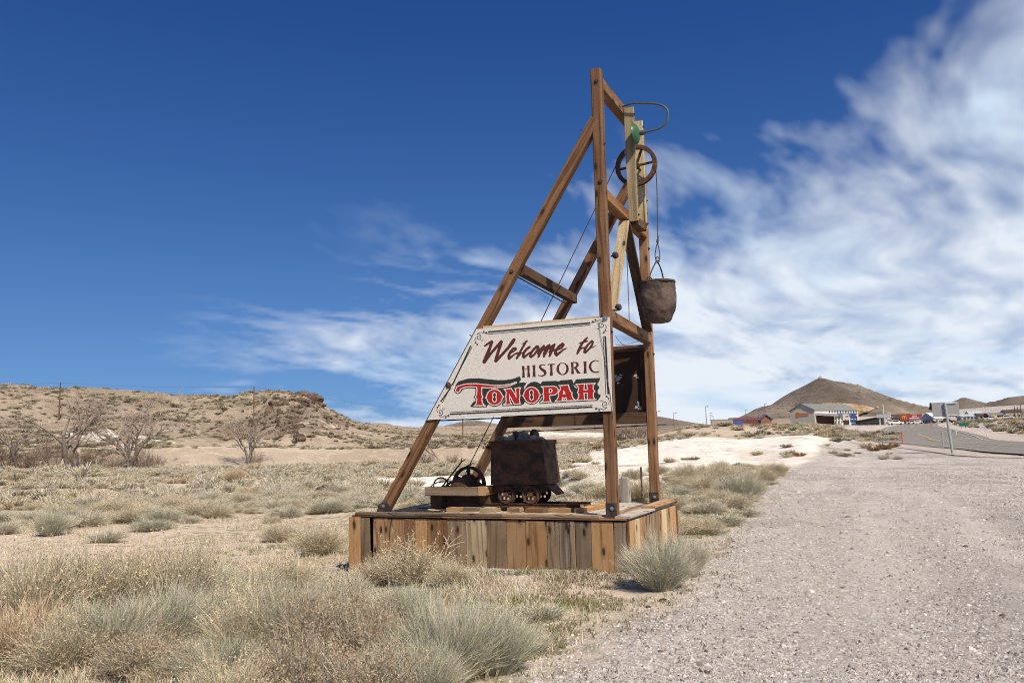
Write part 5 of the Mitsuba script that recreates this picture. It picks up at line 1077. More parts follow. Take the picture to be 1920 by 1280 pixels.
# ================================================================== ROCKS
P('hill_rock', proc(lambda p, n, uv: mix(mix((.075, .055, .045), (.17, .125, .098), smoothstep(.35, .65, fbm(p.x * .7, p.y * .7, p.z * .9, 4))), (.22, .17, .13), smoothstep(.6, .8, fbm(p.x * 2.5, p.y * 2.5, p.z * 2.5, 3)) * .6)), .95, spec=.1)
rk_rng = np.random.default_rng(11)
spots = []
for px, py, s in ((585, 747, 2.3), (592, 752, 2.0), (573, 742, 1.9), (560, 741, 1.6), (578, 756, 1.7), (600, 760, 1.5), (566, 752, 1.4)):
    spots.append((px, py, s, 'rocks of the dark knob on the left hill crest'))
for _ in range(70):
    px, py = rk_rng.normal(532, 40), rk_rng.normal(788, 20); spots.append((px, py, min(1.35, rk_rng.lognormal(-.5, .5)), 'dark rocks on the slope under the knob'))
for _ in range(18):
    px, py = rk_rng.normal(600, 30), rk_rng.normal(800, 16); spots.append((px, py, rk_rng.lognormal(-.7, .5), 'dark rocks on the slope under the knob'))
for _ in range(22):
    px, py = rk_rng.uniform(845, 915), rk_rng.normal(832, 3); spots.append((px, py, rk_rng.uniform(.2, .5), 'dark rocks along the bank behind the cart'))
for i, (px, py, s, g) in enumerate(spots):
    q = hit(px, py, 90)
    if np.hypot(q[0], q[1]) > 500: continue
    k = thing('boulder', {'rocks of the dark knob on the left hill crest': 'dark brown boulder of the knob on the crest of the left hill', 'dark rocks on the slope under the knob': 'dark brown boulder on the slope below the left hill knob', 'dark rocks along the bank behind the cart': 'dark boulder in the far bank behind the mine cart'}[g], 'rock', g)
    v, f = rock(q + np.array([0, 0, s * .15]), (s * rk_rng.uniform(.8, 1.3), s * rk_rng.uniform(.8, 1.3), s * rk_rng.uniform(.6, 1.0)), 200 + i, 2, 1.9); scene[k] = mikit.ply((v, f), 'hill_rock', smooth=25)

# ================================================================== PLANTS
scene['plant'] = {'type': 'twosided', 'bsdf': {'type': 'diffuse', 'reflectance': {'type': 'mesh_attribute', 'name': 'vertex_color'}}}
STRAW, SAGE, GREY, BROWN, TAN, GREEN = (.60, .535, .405), (.44, .45, .365), (.55, .54, .475), (.31, .26, .20), (.58, .49, .35), (.22, .26, .12)


def ribbons(p0, p1, p2, w, col, r_, jitter=.18):
    """Thin tapering two-piece blades through p0, p1, p2."""
    n = len(p0); d = p2 - p0
    s = np.cross(d, r_.normal(size=(n, 3))); s /= np.linalg.norm(s, axis=1, keepdims=True) + 1e-9
    w = np.broadcast_to(w, (n,))[:, None]
    V = np.stack([p0 - s * w, p0 + s * w, p1 - s * w * .8, p1 + s * w * .8, p2], 1).reshape(-1, 3)
    b = np.arange(n)[:, None] * 5
    F = np.concatenate([b + np.array([[0, 1, 3]]), b + np.array([[0, 3, 2]]), b + np.array([[2, 3, 4]])])
    c = np.asarray(col) * (1 + jitter * r_.normal(size=(n, 1))) * (1 + .06 * r_.normal(size=(n, 3)))
    return V, F, np.repeat(np.clip(c, .01, .8), 5, 0)


def merge(parts):
    n, vs, fs, cs = 0, [], [], []
    for v, f, c in parts: vs.append(v); fs.append(f + n); cs.append(c); n += len(v)
    return np.vstack(vs), np.vstack(fs), np.vstack(cs)


def pick(cols, p, n, r_):
    return np.asarray(cols)[r_.choice(len(cols), n, p=p)]


def make_bush(seed, n, R_, H_, cols, p, w=.0028, twigs=3, droop=.25, seeds=0, seedcol=TAN, upright=.0):
    """A dome of fine stems rising from a tight base: each main stem carries finer twigs."""
    r_ = np.random.default_rng(seed)
    a = r_.uniform(0, 2 * math.pi, n); q = np.sqrt(r_.uniform(0, 1, n)) * (1 - upright) ; b = np.sqrt(r_.uniform(0, 1, n))
    out = np.stack([np.cos(a), np.sin(a), 0 * a], 1)
    base = out * (b * R_ * .28)[:, None]
    lump = .72 + .56 * meshkit.noise(np.stack([np.cos(a) * 2.2 + seed, np.sin(a) * 2.2, q * 2], -1), seed)
    hh = H_ * np.sqrt(np.clip(1 - .75 * q ** 2, .05, 1)) * r_.uniform(.72, 1.06, n) * lump
    tip = base + out * (q * R_ * r_.uniform(.8, 1.1, n))[:, None] + np.stack([0 * a, 0 * a, hh], 1)
    mid = base * .5 + tip * .5 + np.array([0, 0, 1]) * (droop * hh * .25 * q)[:, None] + r_.normal(0, .02, (n, 3))
    parts = [ribbons(base, mid, tip, w * 1.25, pick(cols, p, n, r_), r_)]
    for _ in range(twigs):
        t = r_.uniform(.35, .85, (n, 1)); s = (1 - t) ** 2 * base + 2 * t * (1 - t) * mid + t * t * tip
        e = s + (tip - base) * r_.uniform(.18, .42, (n, 1)) + r_.normal(0, .16, (n, 3)) * H_ * np.array([.5, .5, .35])
        e[:, 2] = np.maximum(e[:, 2], .01)
        parts.append(ribbons(s, (s + e) / 2 + r_.normal(0, .008, (n, 3)), e, w, pick(cols, p, n, r_), r_))
        if seeds:
            k_ = int(n * seeds); i_ = r_.integers(0, n, k_)
            c = e[i_] + r_.normal(0, .012, (k_, 3)); l = r_.normal(0, 1, (k_, 3)); l *= (r_.uniform(.008, .018, k_) / np.linalg.norm(l, axis=1))[:, None]
            parts.append(ribbons(c - l, c, c + l, .0055, np.asarray(seedcol) * np.ones((k_, 1)), r_, .25))
    return merge(parts)


KINDS = {
    'straw': [make_bush(s, 1100, .50, .72, [STRAW, TAN, SAGE], [.6, .2, .2], .0023, 3, seeds=.5, seedcol=(.56, .48, .35)) for s in (1, 2, 3)],
    'sage': [make_bush(s, 1600, .58, .68, [SAGE, GREY, STRAW, GREEN], [.40, .27, .21, .12], .0020, 3) for s in (4, 5, 6)],
    'seedy': [make_bush(s, 800, .52, .66, [BROWN, STRAW, GREY], [.45, .30, .25], .0023, 3, seeds=2.2, seedcol=(.40, .33, .24)) for s in (7, 8)],
    'orange': [make_bush(s, 900, .42, .50, [(.55, .42, .27), TAN, STRAW], [.35, .35, .3], .0030, 3) for s in (9,)],
    'low': [make_bush(s, 420, .45, .26, [SAGE, STRAW, GREY, GREEN], [.3, .35, .25, .1], .0035, 3) for s in (10, 11)],
    'mid': [make_bush(s, 130, .50, .50, [(.50, .465, .36), STRAW, GREY], [.40, .25, .35], .011, 3) for s in (12, 13, 14)],
    'midtan': [make_bush(s, 130, .50, .46, [(.52, .43, .31), STRAW, TAN], [.5, .35, .15], .011, 3) for s in (15, 16)],
    'dark': [make_bush(s, 110, .55, .50, [(.265, .245, .175), (.32, .29, .21), (.39, .35, .27)], [.4, .35, .25], .020, 2) for s in (17, 18)],
    'rustbush': [make_bush(s, 110, .55, .55, [(.33, .20, .10), (.28, .18, .10)], [.6, .4], .018, 2) for s in (19,)]}
KINDS['palebush'] = [make_bush(s, 1700, .58, .68, [(.50, .50, .40), GREY, STRAW, (.36, .39, .27)], [.38, .25, .22, .15], .0019, 3) for s in (34, 35)]
KINDS['pale'] = [make_bush(s, 700, .52, .50, [(.58, .55, .45), STRAW, GREY, (.46, .45, .36)], [.35, .25, .25, .15], .0034, 3) for s in (24, 25, 26)]
GROUPS = {}
for kd, ms in KINDS.items():
    for i, (v, f, c) in enumerate(ms):
        g = f'bush_{kd}_{i}'; GROUPS.setdefault(kd, []).append(g)
        scene[g] = {'type': 'shapegroup', 'leaves': mikit.ply((v, f), 'plant', color=c)}


def plant(key, kind, pos, sx, sz, r_, sy=None):
    g = GROUPS[kind][r_.integers(len(GROUPS[kind]))]
    scene[key] = {'type': 'instance', 'to_world': T4().translate([float(q) for q in pos]).rotate([0, 0, 1], float(r_.uniform(0, 360))).scale([float(sx), float(sy or sx), float(sz)]), 'group': {'type': 'ref', 'id': g}}


# near brush, one by one: (pixel column, row of its foot, height in pixels, width in pixels, kind, label)
NEAR = [(775, 1092, 66, 150, 'straw', 'dry straw coloured bush with tall seed stalks against the left front of the platform'), (1238, 1106, 108, 140, 'palebush', 'big grey green bush at the front right corner of the platform'),
        (1292, 1082, 74, 80, 'palebush', 'smaller grey green bush right of the big corner bush'), (1388, 940, 56, 100, 'palebush', 'round grey green bush on the verge right of the platform'), (1318, 930, 42, 70, 'straw', 'tan bush just right of the rear headframe post'),
        (1425, 905, 26, 70, 'straw', 'tan bush farther along the verge behind the round green one'), (1285, 905, 36, 60, 'straw', 'tan bush close beside the rear post on its right'), (1352, 905, 36, 60, 'straw', 'straw bush between two verge bushes behind the round green bush'), (1452, 892, 24, 60, 'straw', 'low straw bush at the far end of the gravel verge'),
        (845, 1098, 46, 90, 'straw', 'low straw tuft in front of the middle left platform boards'), (700, 1098, 52, 80, 'straw', 'low straw tuft at the left front corner of the platform'), (598, 1040, 52, 110, 'straw', 'tan grass clump just left of the platform corner'), (520, 1110, 62, 150, 'straw', 'low tan grass clump before the bare patch left of the platform'),
        (330, 1150, 122, 170, 'straw', 'tall dense straw clump, rightmost of the tall row at the left'), (235, 1160, 118, 160, 'straw', 'tall straw clump left of the rightmost tall one'), (150, 1170, 122, 160, 'straw', 'tall straw clump second from the left edge'), (55, 1185, 130, 170, 'straw', 'tall straw clump nearest the left edge'), (395, 1150, 84, 120, 'sage', 'grey clump at the right end of the tall straw row'),
        (300, 1215, 105, 170, 'sage', 'grey green brush below the tall straw row'), (200, 1235, 110, 170, 'sage', 'grey green brush in the lower left, left of the orange clump'), (290, 1195, 58, 75, 'orange', 'small orange tinted clump in the middle of the left brush'), (30, 1250, 110, 160, 'orange', 'orange tan clump at the left edge of the view'), (110, 1255, 90, 150, 'straw', 'straw clump right of the orange one at the left edge'),
        (375, 1200, 84, 140, 'sage', 'grey brush between the two large masses of brush'), (440, 1185, 90, 150, 'straw', 'straw clump at the left top of the central brush mass'), (470, 1240, 130, 170, 'straw', 'tall straw clump in the left of the central brush mass'), (550, 1235, 150, 170, 'sage', 'tall grey white clump in the middle of the central brush mass'), (620, 1250, 140, 170, 'seedy', 'brown seedy bush right of the tall grey clump'),
        (560, 1280, 130, 180, 'seedy', 'brown seedy bush low in the central brush mass'), (690, 1262, 130, 170, 'seedy', 'brown seedy bush left of the green clump'), (755, 1185, 92, 150, 'sage', 'whitish grey brush behind the green clump at the bottom'), (660, 1180, 86, 120, 'sage', 'pale grey brush behind the brown seedy bush'), (840, 1275, 150, 200, 'sage', 'large green grey clump at the bottom centre'),
        (930, 1262, 128, 170, 'sage', 'grey clump right of the large green one at the bottom centre'), (880, 1225, 96, 170, 'sage', 'grey clump behind the large green one at the bottom centre'), (790, 1300, 120, 170, 'sage', 'green clump at the very bottom edge centre'), (430, 1300, 110, 190, 'straw', 'pale straw clump at the bottom edge left of the centre'), (330, 1300, 80, 170, 'straw', 'low straw clump at the bottom edge left'),
        (690, 1310, 120, 190, 'seedy', 'brown seedy bush at the bottom edge left of the green clump'), (985, 1225, 50, 110, 'low', 'low grey tuft at the edge of the gravel'), (1010, 1160, 34, 120, 'low', 'low brown mat before the right platform boards'), (230, 1290, 46, 150, 'low', 'low grey tuft at the bottom left'), (120, 1300, 46, 160, 'low', 'low grey tuft at the bottom left corner'),
        (95, 1005, 46, 60, 'sage', 'lone round grey green bush on the left flat'), (440, 905, 28, 40, 'orange', 'round tan bush on the flat below the bare tree'), (30, 903, 16, 36, 'dark', 'dark green bush at the left edge of the flat'), (1300, 990, 22, 70, 'straw', 'low straw tuft behind the right side of the platform'), (1350, 985, 26, 110, 'low', 'brown low mat at the gravel edge right of the platform'), (1395, 968, 18, 70, 'low', 'dark low mat at the gravel edge beyond the platform')]
pr_rng = np.random.default_rng(21)
for px, py, h, w_, kd, lb in NEAR:
    q = hit(px, min(py, 1279), 3); d = float(np.hypot(q[0], q[1]))
    if py > 1279:
        d = (EYE + .02) * FOCAL / (py - HZ(px)) ; q = onground(px, d, 1279)
    s = d / FOCAL; b0 = {'straw': (.5, .72), 'sage': (.58, .68), 'seedy': (.52, .66), 'orange': (.42, .5), 'low': (.45, .26), 'palebush': (.58, .68), 'dark': (.55, .5)}[kd]
    k = thing('shrub', lb, 'shrub'); plant(k, kd, q - np.array([0, 0, .02]), w_ * s / 2 / b0[0] * .92, h * s / b0[1] * .95, pr_rng)
for i in range(45):                                                     # lower plants filling the brush between the big clumps
    px, py = pr_rng.uniform(-20, 960), pr_rng.uniform(1060, 1300)
    if px > 560 and py < 1130 or px > 640 + (1300 - py) * -.4 + 330: continue
    q = hit(px, min(py, 1279), 3); d = float(np.hypot(q[0], q[1]))
    kd = ('low', 'straw', 'sage', 'seedy')[pr_rng.choice(4, p=[.45, .25, .2, .1])]; w_ = pr_rng.uniform(.25, .45)
    thing_k = thing('brush_tuft', 'small dry tuft filling the gaps between the big brush clumps in the foreground', 'shrub', 'small tufts between the foreground brush'); plant(thing_k, kd, q - np.array([0, 0, .02]), w_ / .5 * .8, w_ * pr_rng.uniform(.9, 1.3), pr_rng)
for i in range(95):                                                     # low dry tufts along the verge right of the platform
    y = pr_rng.uniform(11.3, 46); xe = float(np.interp(y, [e[0] for e in EDGE], [e[1] for e in EDGE])); x = xe - abs(pr_rng.normal(0, .13)) * y * .6 - .1
    loc = np.array([x, y, 0]) - FO
    if abs(loc @ FR + 2.05) < 2.35 and abs(loc @ FB - 1.3) < 1.6: continue
    w_ = pr_rng.uniform(.25, .55) * (1 + y * .012); k = thing('verge_tuft', 'low dry tuft on the verge between the platform and the far gravel', 'shrub', 'low tufts along the verge right of the platform')
    plant(k, ('low', 'straw', 'pale', 'orange')[pr_rng.choice(4, p=[.35, .35, .2, .1])], np.array([x, y, float(ground_z(x, y)) - .02]), w_ / .5 * .8, w_ * pr_rng.uniform(.7, 1.0), pr_rng)
# a few long seed stalks of the bush by the platform
q = hit(775, 1092); r_ = np.random.default_rng(5); n = 34
b = q + r_.normal(0, .10, (n, 3)) * np.array([1, .5, 0]); t_ = b + np.stack([r_.normal(0, .20, n), r_.normal(0, .08, n), r_.uniform(.40, .72, n)], 1)
m_ = (b + t_) / 2 + r_.normal(0, .02, (n, 3)); parts = [ribbons(b, m_, t_, .005, STRAW, r_)]
for _ in range(26):
    u = r_.uniform(.45, 1, (n, 1)); s = m_ + (t_ - m_) * (u - .45) / .55; e = s + r_.normal(0, .022, (n, 3)); parts.append(ribbons(s, (s + e) / 2, e, .005, (.50, .42, .28), r_))
br = spline([q + (.30, 0, .05), q + (.40, 0, .30), q + (.45, 0, .44), q + (.62, 0, .58)], 9); br2 = spline([q + (.44, 0, .42), q + (.56, 0, .47), q + (.66, 0, .49)], 6); br3 = spline([q + (.45, 0, .44), q + (.42, 0, .53), q + (.39, 0, .58)], 5)
for l in (br, br2, br3): v, f = tube(l, np.linspace(.009, .004, len(l)), 5); parts.append((v, f, np.tile([.50, .43, .33], (len(v), 1))))
v, f, c = merge(parts); k = thing('shrub', 'dead pale twig with dry seed stalks rising before the left platform boards', 'shrub'); scene[k] = mikit.ply((v, f), 'plant', color=c)

# shrubs of the flat: the 300 largest one by one, the rest as cover
sc = []
sr = np.random.default_rng(31)
tries = 0
while len(sc) < 3300 and tries < 90000:
    tries += 1
    az = math.radians(sr.uniform(-33, 5)); r = math.sqrt(sr.uniform(13.5 ** 2, 108 ** 2)); x, y = r * math.sin(az), r * math.cos(az)
    dn = meshkit.fbm(np.array([x / 9, y / 5, 1.0]), 3, 3); 
    band = np.interp(r, [13, 17, 24, 28, 52, 60, 92, 100, 108], [.0, .06, .12, .9, .9, .34, .22, .6, .9])
    if sr.uniform() > band * np.clip((dn - .36) / .16, .06, 1): continue
    loc = np.array([x, y, 0]) - FO
    if abs(loc @ FR + 2.05) < 2.6 and abs(loc @ FB - 1.3) < 1.9: continue
    if x > np.interp(y, [e[0] for e in EDGE], [e[1] for e in EDGE]) - 2.5: continue
    if min(math.hypot((x - q_[0]) / a_w, (y - q_[1]) / b_w) for q_, a_w, b_w in ((W1, 26, 8), (W3, 5, 3.4), (W9, 8.5, 9))) < 1 and sr.uniform() > .06: continue
    s = sr.lognormal(-.12, .32) * np.interp(r, [13, 40, 110], [.62, .85, 1.0])
    sc.append((s / r, x, y, s, 'mid' if sr.uniform() < .66 else ('midtan' if sr.uniform() < .75 else 'dark'), .75))
for _ in range(60000):
    if len(sc) > 5100: break
    px = sr.uniform(960, 1690); r = sr.uniform(16, 150) if sr.uniform() < .5 else sr.uniform(55, 150)
    az = math.atan2(*ray(px, 820)[:2]); x, y = r * math.sin(az), r * math.cos(az)
    if x > np.interp(y, [e[0] for e in EDGE], [e[1] for e in EDGE]) - .4 and r < 58: continue
    loc = np.array([x, y, 0]) - FO
    if abs(loc @ FR + 2.05) < 2.6 and abs(loc @ FB - 1.3) < 1.9: continue

    def eb(c, rx, ry, rot): dx, dy = x - c[0], y - c[1]; return ((dx * math.cos(rot) + dy * math.sin(rot)) / rx) ** 2 + ((-dx * math.sin(rot) + dy * math.cos(rot)) / ry) ** 2
    wm = min(eb(W1, 26, 7.5, -.06), eb(W2, 17, 14, -.3), eb(W3, 4.2, 2.6, 0), eb(W4, 14, 7, .3) * 1.2, eb(W9, 8.5, 9.5, 0))
    if wm < 1.15 and sr.uniform() > .035: continue
    dn = meshkit.fbm(np.array([x / 12, y / 9, 5.0]), 3, 3)
    if sr.uniform() > np.clip((dn - .35) / .2, .08, 1) * (1 if r < 140 else .5): continue
    s = sr.lognormal(-.25, .35) * (.6 if r < 40 else .85)
    sc.append((s / r, x, y, s, ('midtan', 'mid', 'dark', 'rustbush')[sr.choice(4, p=[.42, .28, .25, .05])], .7))
for px, py, s, kd in ((1300, 862, .9, 'dark'), (1285, 862, .7, 'dark'), (1320, 884, 1.0, 'midtan'), (1420, 853, 1.1, 'midtan'), (1480, 855, 1.3, 'midtan'), (1500, 855, .8, 'rustbush'), (1640, 845, 1.2, 'rustbush'), (1660, 842, 1.4, 'rustbush'), (1675, 838, 1.0, 'rustbush'), (1625, 840, 1.2, 'midtan'), (1400, 815, 1.0, 'dark'), (1426, 813, 1.2, 'dark'), (1415, 818, 1.3, 'dark'), (1600, 815, 1.3, 'midtan'), (1615, 818, 1.2, 'mid'), (1070, 893, .7, 'midtan'), (1085, 899, .7, 'midtan'), (1180, 895, .7, 'midtan'), (1190, 898, .8, 'midtan')):
    q = hit(px, py); sc.append((s / np.hypot(q[0], q[1]), q[0], q[1], s, kd, .75))
for _ in range(330):                                                    # scrub beyond the highway
    px = sr.uniform(1735, 1960); r = sr.uniform(92, 330); q = onground(px, r)
    if np.min(np.hypot(cen[:, 0] - q[0], cen[:, 1] - q[1])) < 8.5: continue
    s = sr.lognormal(.15, .35); sc.append((s / r, q[0], q[1], s, ('dark', 'mid', 'midtan', 'rustbush')[sr.choice(4, p=[.4, .25, .27, .08])], .8))
sc.sort(key=lambda e: -e[0])
for i, (_, x, y, s, kd, zs) in enumerate(sc):
    q = np.array([x, y, float(ground_z(x, y)) - .03])
    if i < 300:
        left = math.degrees(math.atan2(x, y)) < 5; r = math.hypot(x, y)
        tone = {'mid': 'pale grey', 'midtan': 'tan', 'dark': 'dark olive', 'rustbush': 'rust coloured'}[kd]
        if left: lb = f'low {tone} shrub ' + ('on the left flat nearest the foreground brush' if r < 30 else 'in the middle of the left flat' if r < 48 else 'far out on the left flat towards the bank')
        else: lb = f'low {tone} shrub ' + ('close behind the platform on its right' if r < 45 else 'among the white sand and scrub right of the headframe')
        k = thing('desert_shrub', lb, 'shrub', lb.split(' ', 1)[1].replace('shrub', 'shrubs'))
    else:
        if 'shrub_cover' not in labels: thing('shrub_cover', 'countless small dry shrubs covering the far desert flat', 'shrubs', kind='stuff')
        k = f'shrub_cover__{i:04d}'
    if math.hypot(x, y) < 36 and kd in ('mid', 'midtan', 'dark'): plant(k, {'mid': 'pale', 'midtan': 'straw', 'dark': 'sage'}[kd], q, s * .92, s * zs * (.95 if kd == 'mid' else .70) * sr.uniform(.8, 1.25), sr)
    else: plant(k, kd, q, s, s * zs * sr.uniform(.8, 1.25), sr)
# hillside scrub
thing('hill_scrub', 'small dark and olive scrub dotted over the left hills and the bank', 'scrub', kind='stuff')
n = 0
for _ in range(40000):
    if n > 5200: break
    px = sr.uniform(-40, 1010); r = sr.uniform(118, 330); q = onground(px, r)
    dn = meshkit.fbm(np.array([q[0] / 14, q[1] / 14, 5.0]), 3, 9)
    if sr.uniform() > np.clip((dn - .36) / .22, .05, 1) * (.25 if 310 < px < 980 and r < 155 else 1): continue
    s = sr.lognormal(.0, .35) * 1.05; n += 1
    plant(f'hill_scrub__{n:04d}', ('dark', 'mid', 'midtan')[sr.choice(3, p=[.62, .20, .18])], q - np.array([0, 0, .05]), s, s * .62, sr)
# line of pale brush along the foot of the bank
for i in range(90):
    px = -20 + i * 10.4 + sr.normal(0, 4); r = sr.normal(103, 1.5); q = onground(px, r); s = sr.uniform(.6, 1.2); n += 1
    plant(f'shrub_cover__9{i:03d}', 'mid', q - np.array([0, 0, .05]), s, s * .6, sr)


# bare trees
def tree(seed, H_, spread, trunks, lean=.0, col=(.20, .155, .125), twigcol=(.37, .305, .265), depth=5):
    r_ = np.random.default_rng(seed); T_, B_, seg = [], [], []

    def grow(p, d, L, rad, lev):
        n_ = 4; pts = [p]
        for _ in range(n_):
            d = unit(d + r_.normal(0, .13, 3) + np.array([0, 0, .05])); pts.append(pts[-1] + d * L / n_)
        pts = np.array(pts)
        if lev < 2: (T_ if lev == 0 else B_).append(tube(pts, np.linspace(rad, rad * .62, n_ + 1), 6 if lev == 0 else 5, False))
        else: seg.append((pts[0], pts[2], pts[4], rad))
        if lev >= depth: return
        for _ in range(3 if lev else r_.integers(3, 5)):
            i = r_.integers(2, n_ + 1); ax = unit(np.cross(d, r_.normal(size=3))); an = r_.uniform(.35, .85)
            grow(pts[i], unit(d * math.cos(an) + ax * math.sin(an)) * np.array([spread, spread, 1]), L * r_.uniform(.55, .8), rad * .55, lev + 1)
    for t in range(trunks):
        grow(np.array([r_.normal(0, .25 * (t > 0)), r_.normal(0, .25 * (t > 0)), -.1]), unit([r_.normal(lean, .22), r_.normal(0, .22), 1]), H_ * .40 * r_.uniform(.8, 1.05), .030 * H_ * r_.uniform(.7, 1.0), 0)
    p0, p1, p2 = (np.array([s[i] for s in seg]) for i in (0, 1, 2)); w_ = np.maximum(np.array([s[3] for s in seg]), .013)
    return join(T_), join(B_), ribbons(p0, p1, p2, w_, twigcol, r_, .15)


D('bark', (.27, .235, .21))
for i, (px, py, H_, sp, tr, lb, dp) in enumerate(((122, 879, 10.5, 1.2, 3, 'largest bare grey tree on the left, spreading before the pale hillside', 6), (244, 880, 9.6, 1.15, 3, 'bare leaning tree right of the largest one on the left', 6), (34, 876, 7.0, 1.2, 2, 'small bare tree nearest the left edge', 5), (470, 876, 7.6, .9, 3, 'bare bush tree at the foot of the bank below the knob', 6), (827, 871, 5.6, 1.25, 1, 'small bare tree seen between the leaning legs of the headframe', 6))):
    q = hit(px, py, 60); k = thing('bare_tree', lb, 'tree'); t, b, (v, f, c) = tree(60 + i, H_, sp, tr, depth=dp)
    put(k + '__trunk', (t[0] + q, t[1]), 'bark', smooth=True); put(k + '__branch', (b[0] + q, b[1]), 'bark', smooth=True)
    k2 = newkey(k + '__twigs'); scene[k2] = mikit.ply((v + q, f), 'plant', color=c); labels[k2] = {'label': 'fine bare twigs', 'kind': 'stuff'}
tw = [make_bush(s, 120, 1.5, 2.6, [(.31, .235, .19), (.36, .28, .235), (.27, .22, .185)], [.4, .35, .25], .012, 3) for s in (71, 72, 73)]
for i, (v, f, c) in enumerate(tw): scene[f'bush_twig_{i}'] = {'type': 'shapegroup', 'leaves': mikit.ply((v, f), 'plant', color=c)}; GROUPS.setdefault('twig', []).append(f'bush_twig_{i}')
for i, (px, py, s, z) in enumerate(((70, 878, 1.2, 1.2), (100, 879, 1.1, 1.5), (150, 880, 1.2, 1.1), (175, 879, 1.1, .9), (215, 880, 1.0, .9), (265, 880, 1.1, 1.1), (290, 879, .9, .7), (10, 876, 1.1, 1.0), (-15, 876, 1.2, 1.2), (45, 877, .9, .7), (478, 877, .8, .9), (800, 871, .7, .6), (775, 871, .6, .5), (850, 871, .6, .5))):
    q = hit(max(px, -60), py, 60); k = thing('thicket', 'leafless reddish grey thicket of twigs at the foot of the bare trees on the left' if px < 400 else 'small leafless thicket of twigs at the foot of the bank', 'shrub', 'leafless thickets under the trees on the left' if px < 400 else 'leafless thickets along the bank'); plant(k, 'twig', q, s, z, sr)
for px, py, s, z in ((1190, 824, 1.6, .9), (1170, 824, 1.3, .7), (1205, 824, 1.2, .6), (1150, 826, 1.0, .6)):
    q = hit(px, py, 60); k = thing('thicket', 'dark leafless thicket on the rise seen between the two headframe posts', 'shrub', 'dark thickets between the headframe posts'); plant(k, 'twig', q, s, z, sr)
k = thing('conifer', 'tiny dark conifer on the right shoulder of the big mountain', 'tree')
q = at(1746, 768, 640); r_ = np.random.default_rng(8); nn = 900; u = r_.uniform(0, 1, nn); a = r_.uniform(0, 6.28, nn); rad = (1 - u) * 1.5 * np.sqrt(r_.uniform(.1, 1, nn)); c0_ = np.stack([rad * np.cos(a), rad * np.sin(a), u * 4.6], 1); d_ = r_.normal(0, .28, (nn, 3))
v, f, c = ribbons(c0_ - d_, c0_, c0_ + d_, .12, (.035, .045, .03), r_)
k2 = newkey(k + '__crown'); scene[k2] = mikit.ply((v + q, f), 'plant', color=c); put(k + '__trunk', tube([q - (0, 0, 6), q + (0, 0, 3)], .15, 6), 'bark')

# ================================================================== GRASS, WEEDS, STONES
gr_ = np.random.default_rng(41)


def edge_np(y): return np.interp(y, [e[0] for e in EDGE], [e[1] for e in EDGE])


def scatter_grass(key, label, n, H_, w, cols, p, dens, blades, rmax, az0=-34, az1=34, rmin=3.6):
    az = np.radians(gr_.uniform(az0, az1, n * 6)); r = np.sqrt(gr_.uniform(rmin ** 2, rmax ** 2, n * 6)); x, y = r * np.sin(az), r * np.cos(az)
    a, b = (x - FO[0]) * FR[0] + (y - FO[1]) * FR[1], (x - FO[0]) * FB[0] + (y - FO[1]) * FB[1]
    ok = ~((np.abs(a + 2.07) < 2.12) & (np.abs(b - 1.33) < 1.37)) & (gr_.uniform(size=n * 6) < dens(x, y, r))
    x, y = x[ok][:n], y[ok][:n]; m = len(x)
    x, y = np.repeat(x, blades), np.repeat(y, blades); m *= blades
    x, y = x + gr_.normal(0, .03, m), y + gr_.normal(0, .03, m)
    b0 = np.stack([x, y, ground_z(x, y) - .005], 1); h = H_ * gr_.uniform(.4, 1.1, m)
    lean = gr_.normal(0, .45, (m, 2)) * h[:, None]
    tip = b0 + np.concatenate([lean, h[:, None]], 1); mid = (b0 + tip) / 2 + np.array([0, 0, 1]) * (h * .12)[:, None]
    v, f, c = ribbons(b0, mid, tip, w, pick(cols, p, m, gr_), gr_, .22)
    k = thing(key, label, 'grass' if 'weed' not in key else 'weeds', kind='stuff'); scene[k] = mikit.ply((v, f), 'plant', color=c)


def dry_dens(x, y, r):
    g = x - edge_np(y); nz = meshkit.fbm(np.stack([x * .6, y * .6, 0 * x], -1), 3, 4)
    return np.clip((nz - .38) / .2, .02, 1) * np.clip((-g - .5) / 2.0, .06 * (g < 0), 1) * np.where(r < 10.5, 1, .22)


scatter_grass('dry_grass', 'thin dry straw grass between the brush in the foreground and on the flat', 26000, .13, .0030, [STRAW, TAN, GREY, BROWN], [.4, .2, .2, .2], dry_dens, 6, 30)


def weed_dens(x, y, r):
    g = x - edge_np(y); nz = meshkit.fbm(np.stack([x * .9 + 5, y * 1.1, 0 * x], -1), 3, 14)
    strip_ = np.exp(-((y - (9.3 + .08 * x)) / .8) ** 2) * (x < 1.2) * (x > -3.5)
    return np.clip((nz - .44) / .1, 0, 1) * np.clip(-g / .6 + .2, 0, 1) * (.12 + strip_)


scatter_grass('green_weeds', 'low green weeds in patches before the platform', 9000, .065, .0042, [GREEN, (.20, .22, .09), (.25, .22, .12)], [.55, .3, .15], weed_dens, 7, 17)


def mat_dens(x, y, r):
    g = x - edge_np(y); nz = meshkit.fbm(np.stack([x * 1.5 + 2, y * 1.5, 0 * x], -1), 3, 24)
    return np.clip((nz - .40) / .15, 0, 1) * np.exp(-((g + 1.2) / 1.15) ** 2) * (y > 5.0) * np.where(y < 13, 1, .5)


scatter_grass('brown_mat', 'low brown dead ground cover along the edge of the gravel', 14000, .05, .0042, [(.27, .215, .15), (.19, .155, .105), (.33, .265, .185), GREEN], [.35, .28, .2, .17], mat_dens, 7, 24)

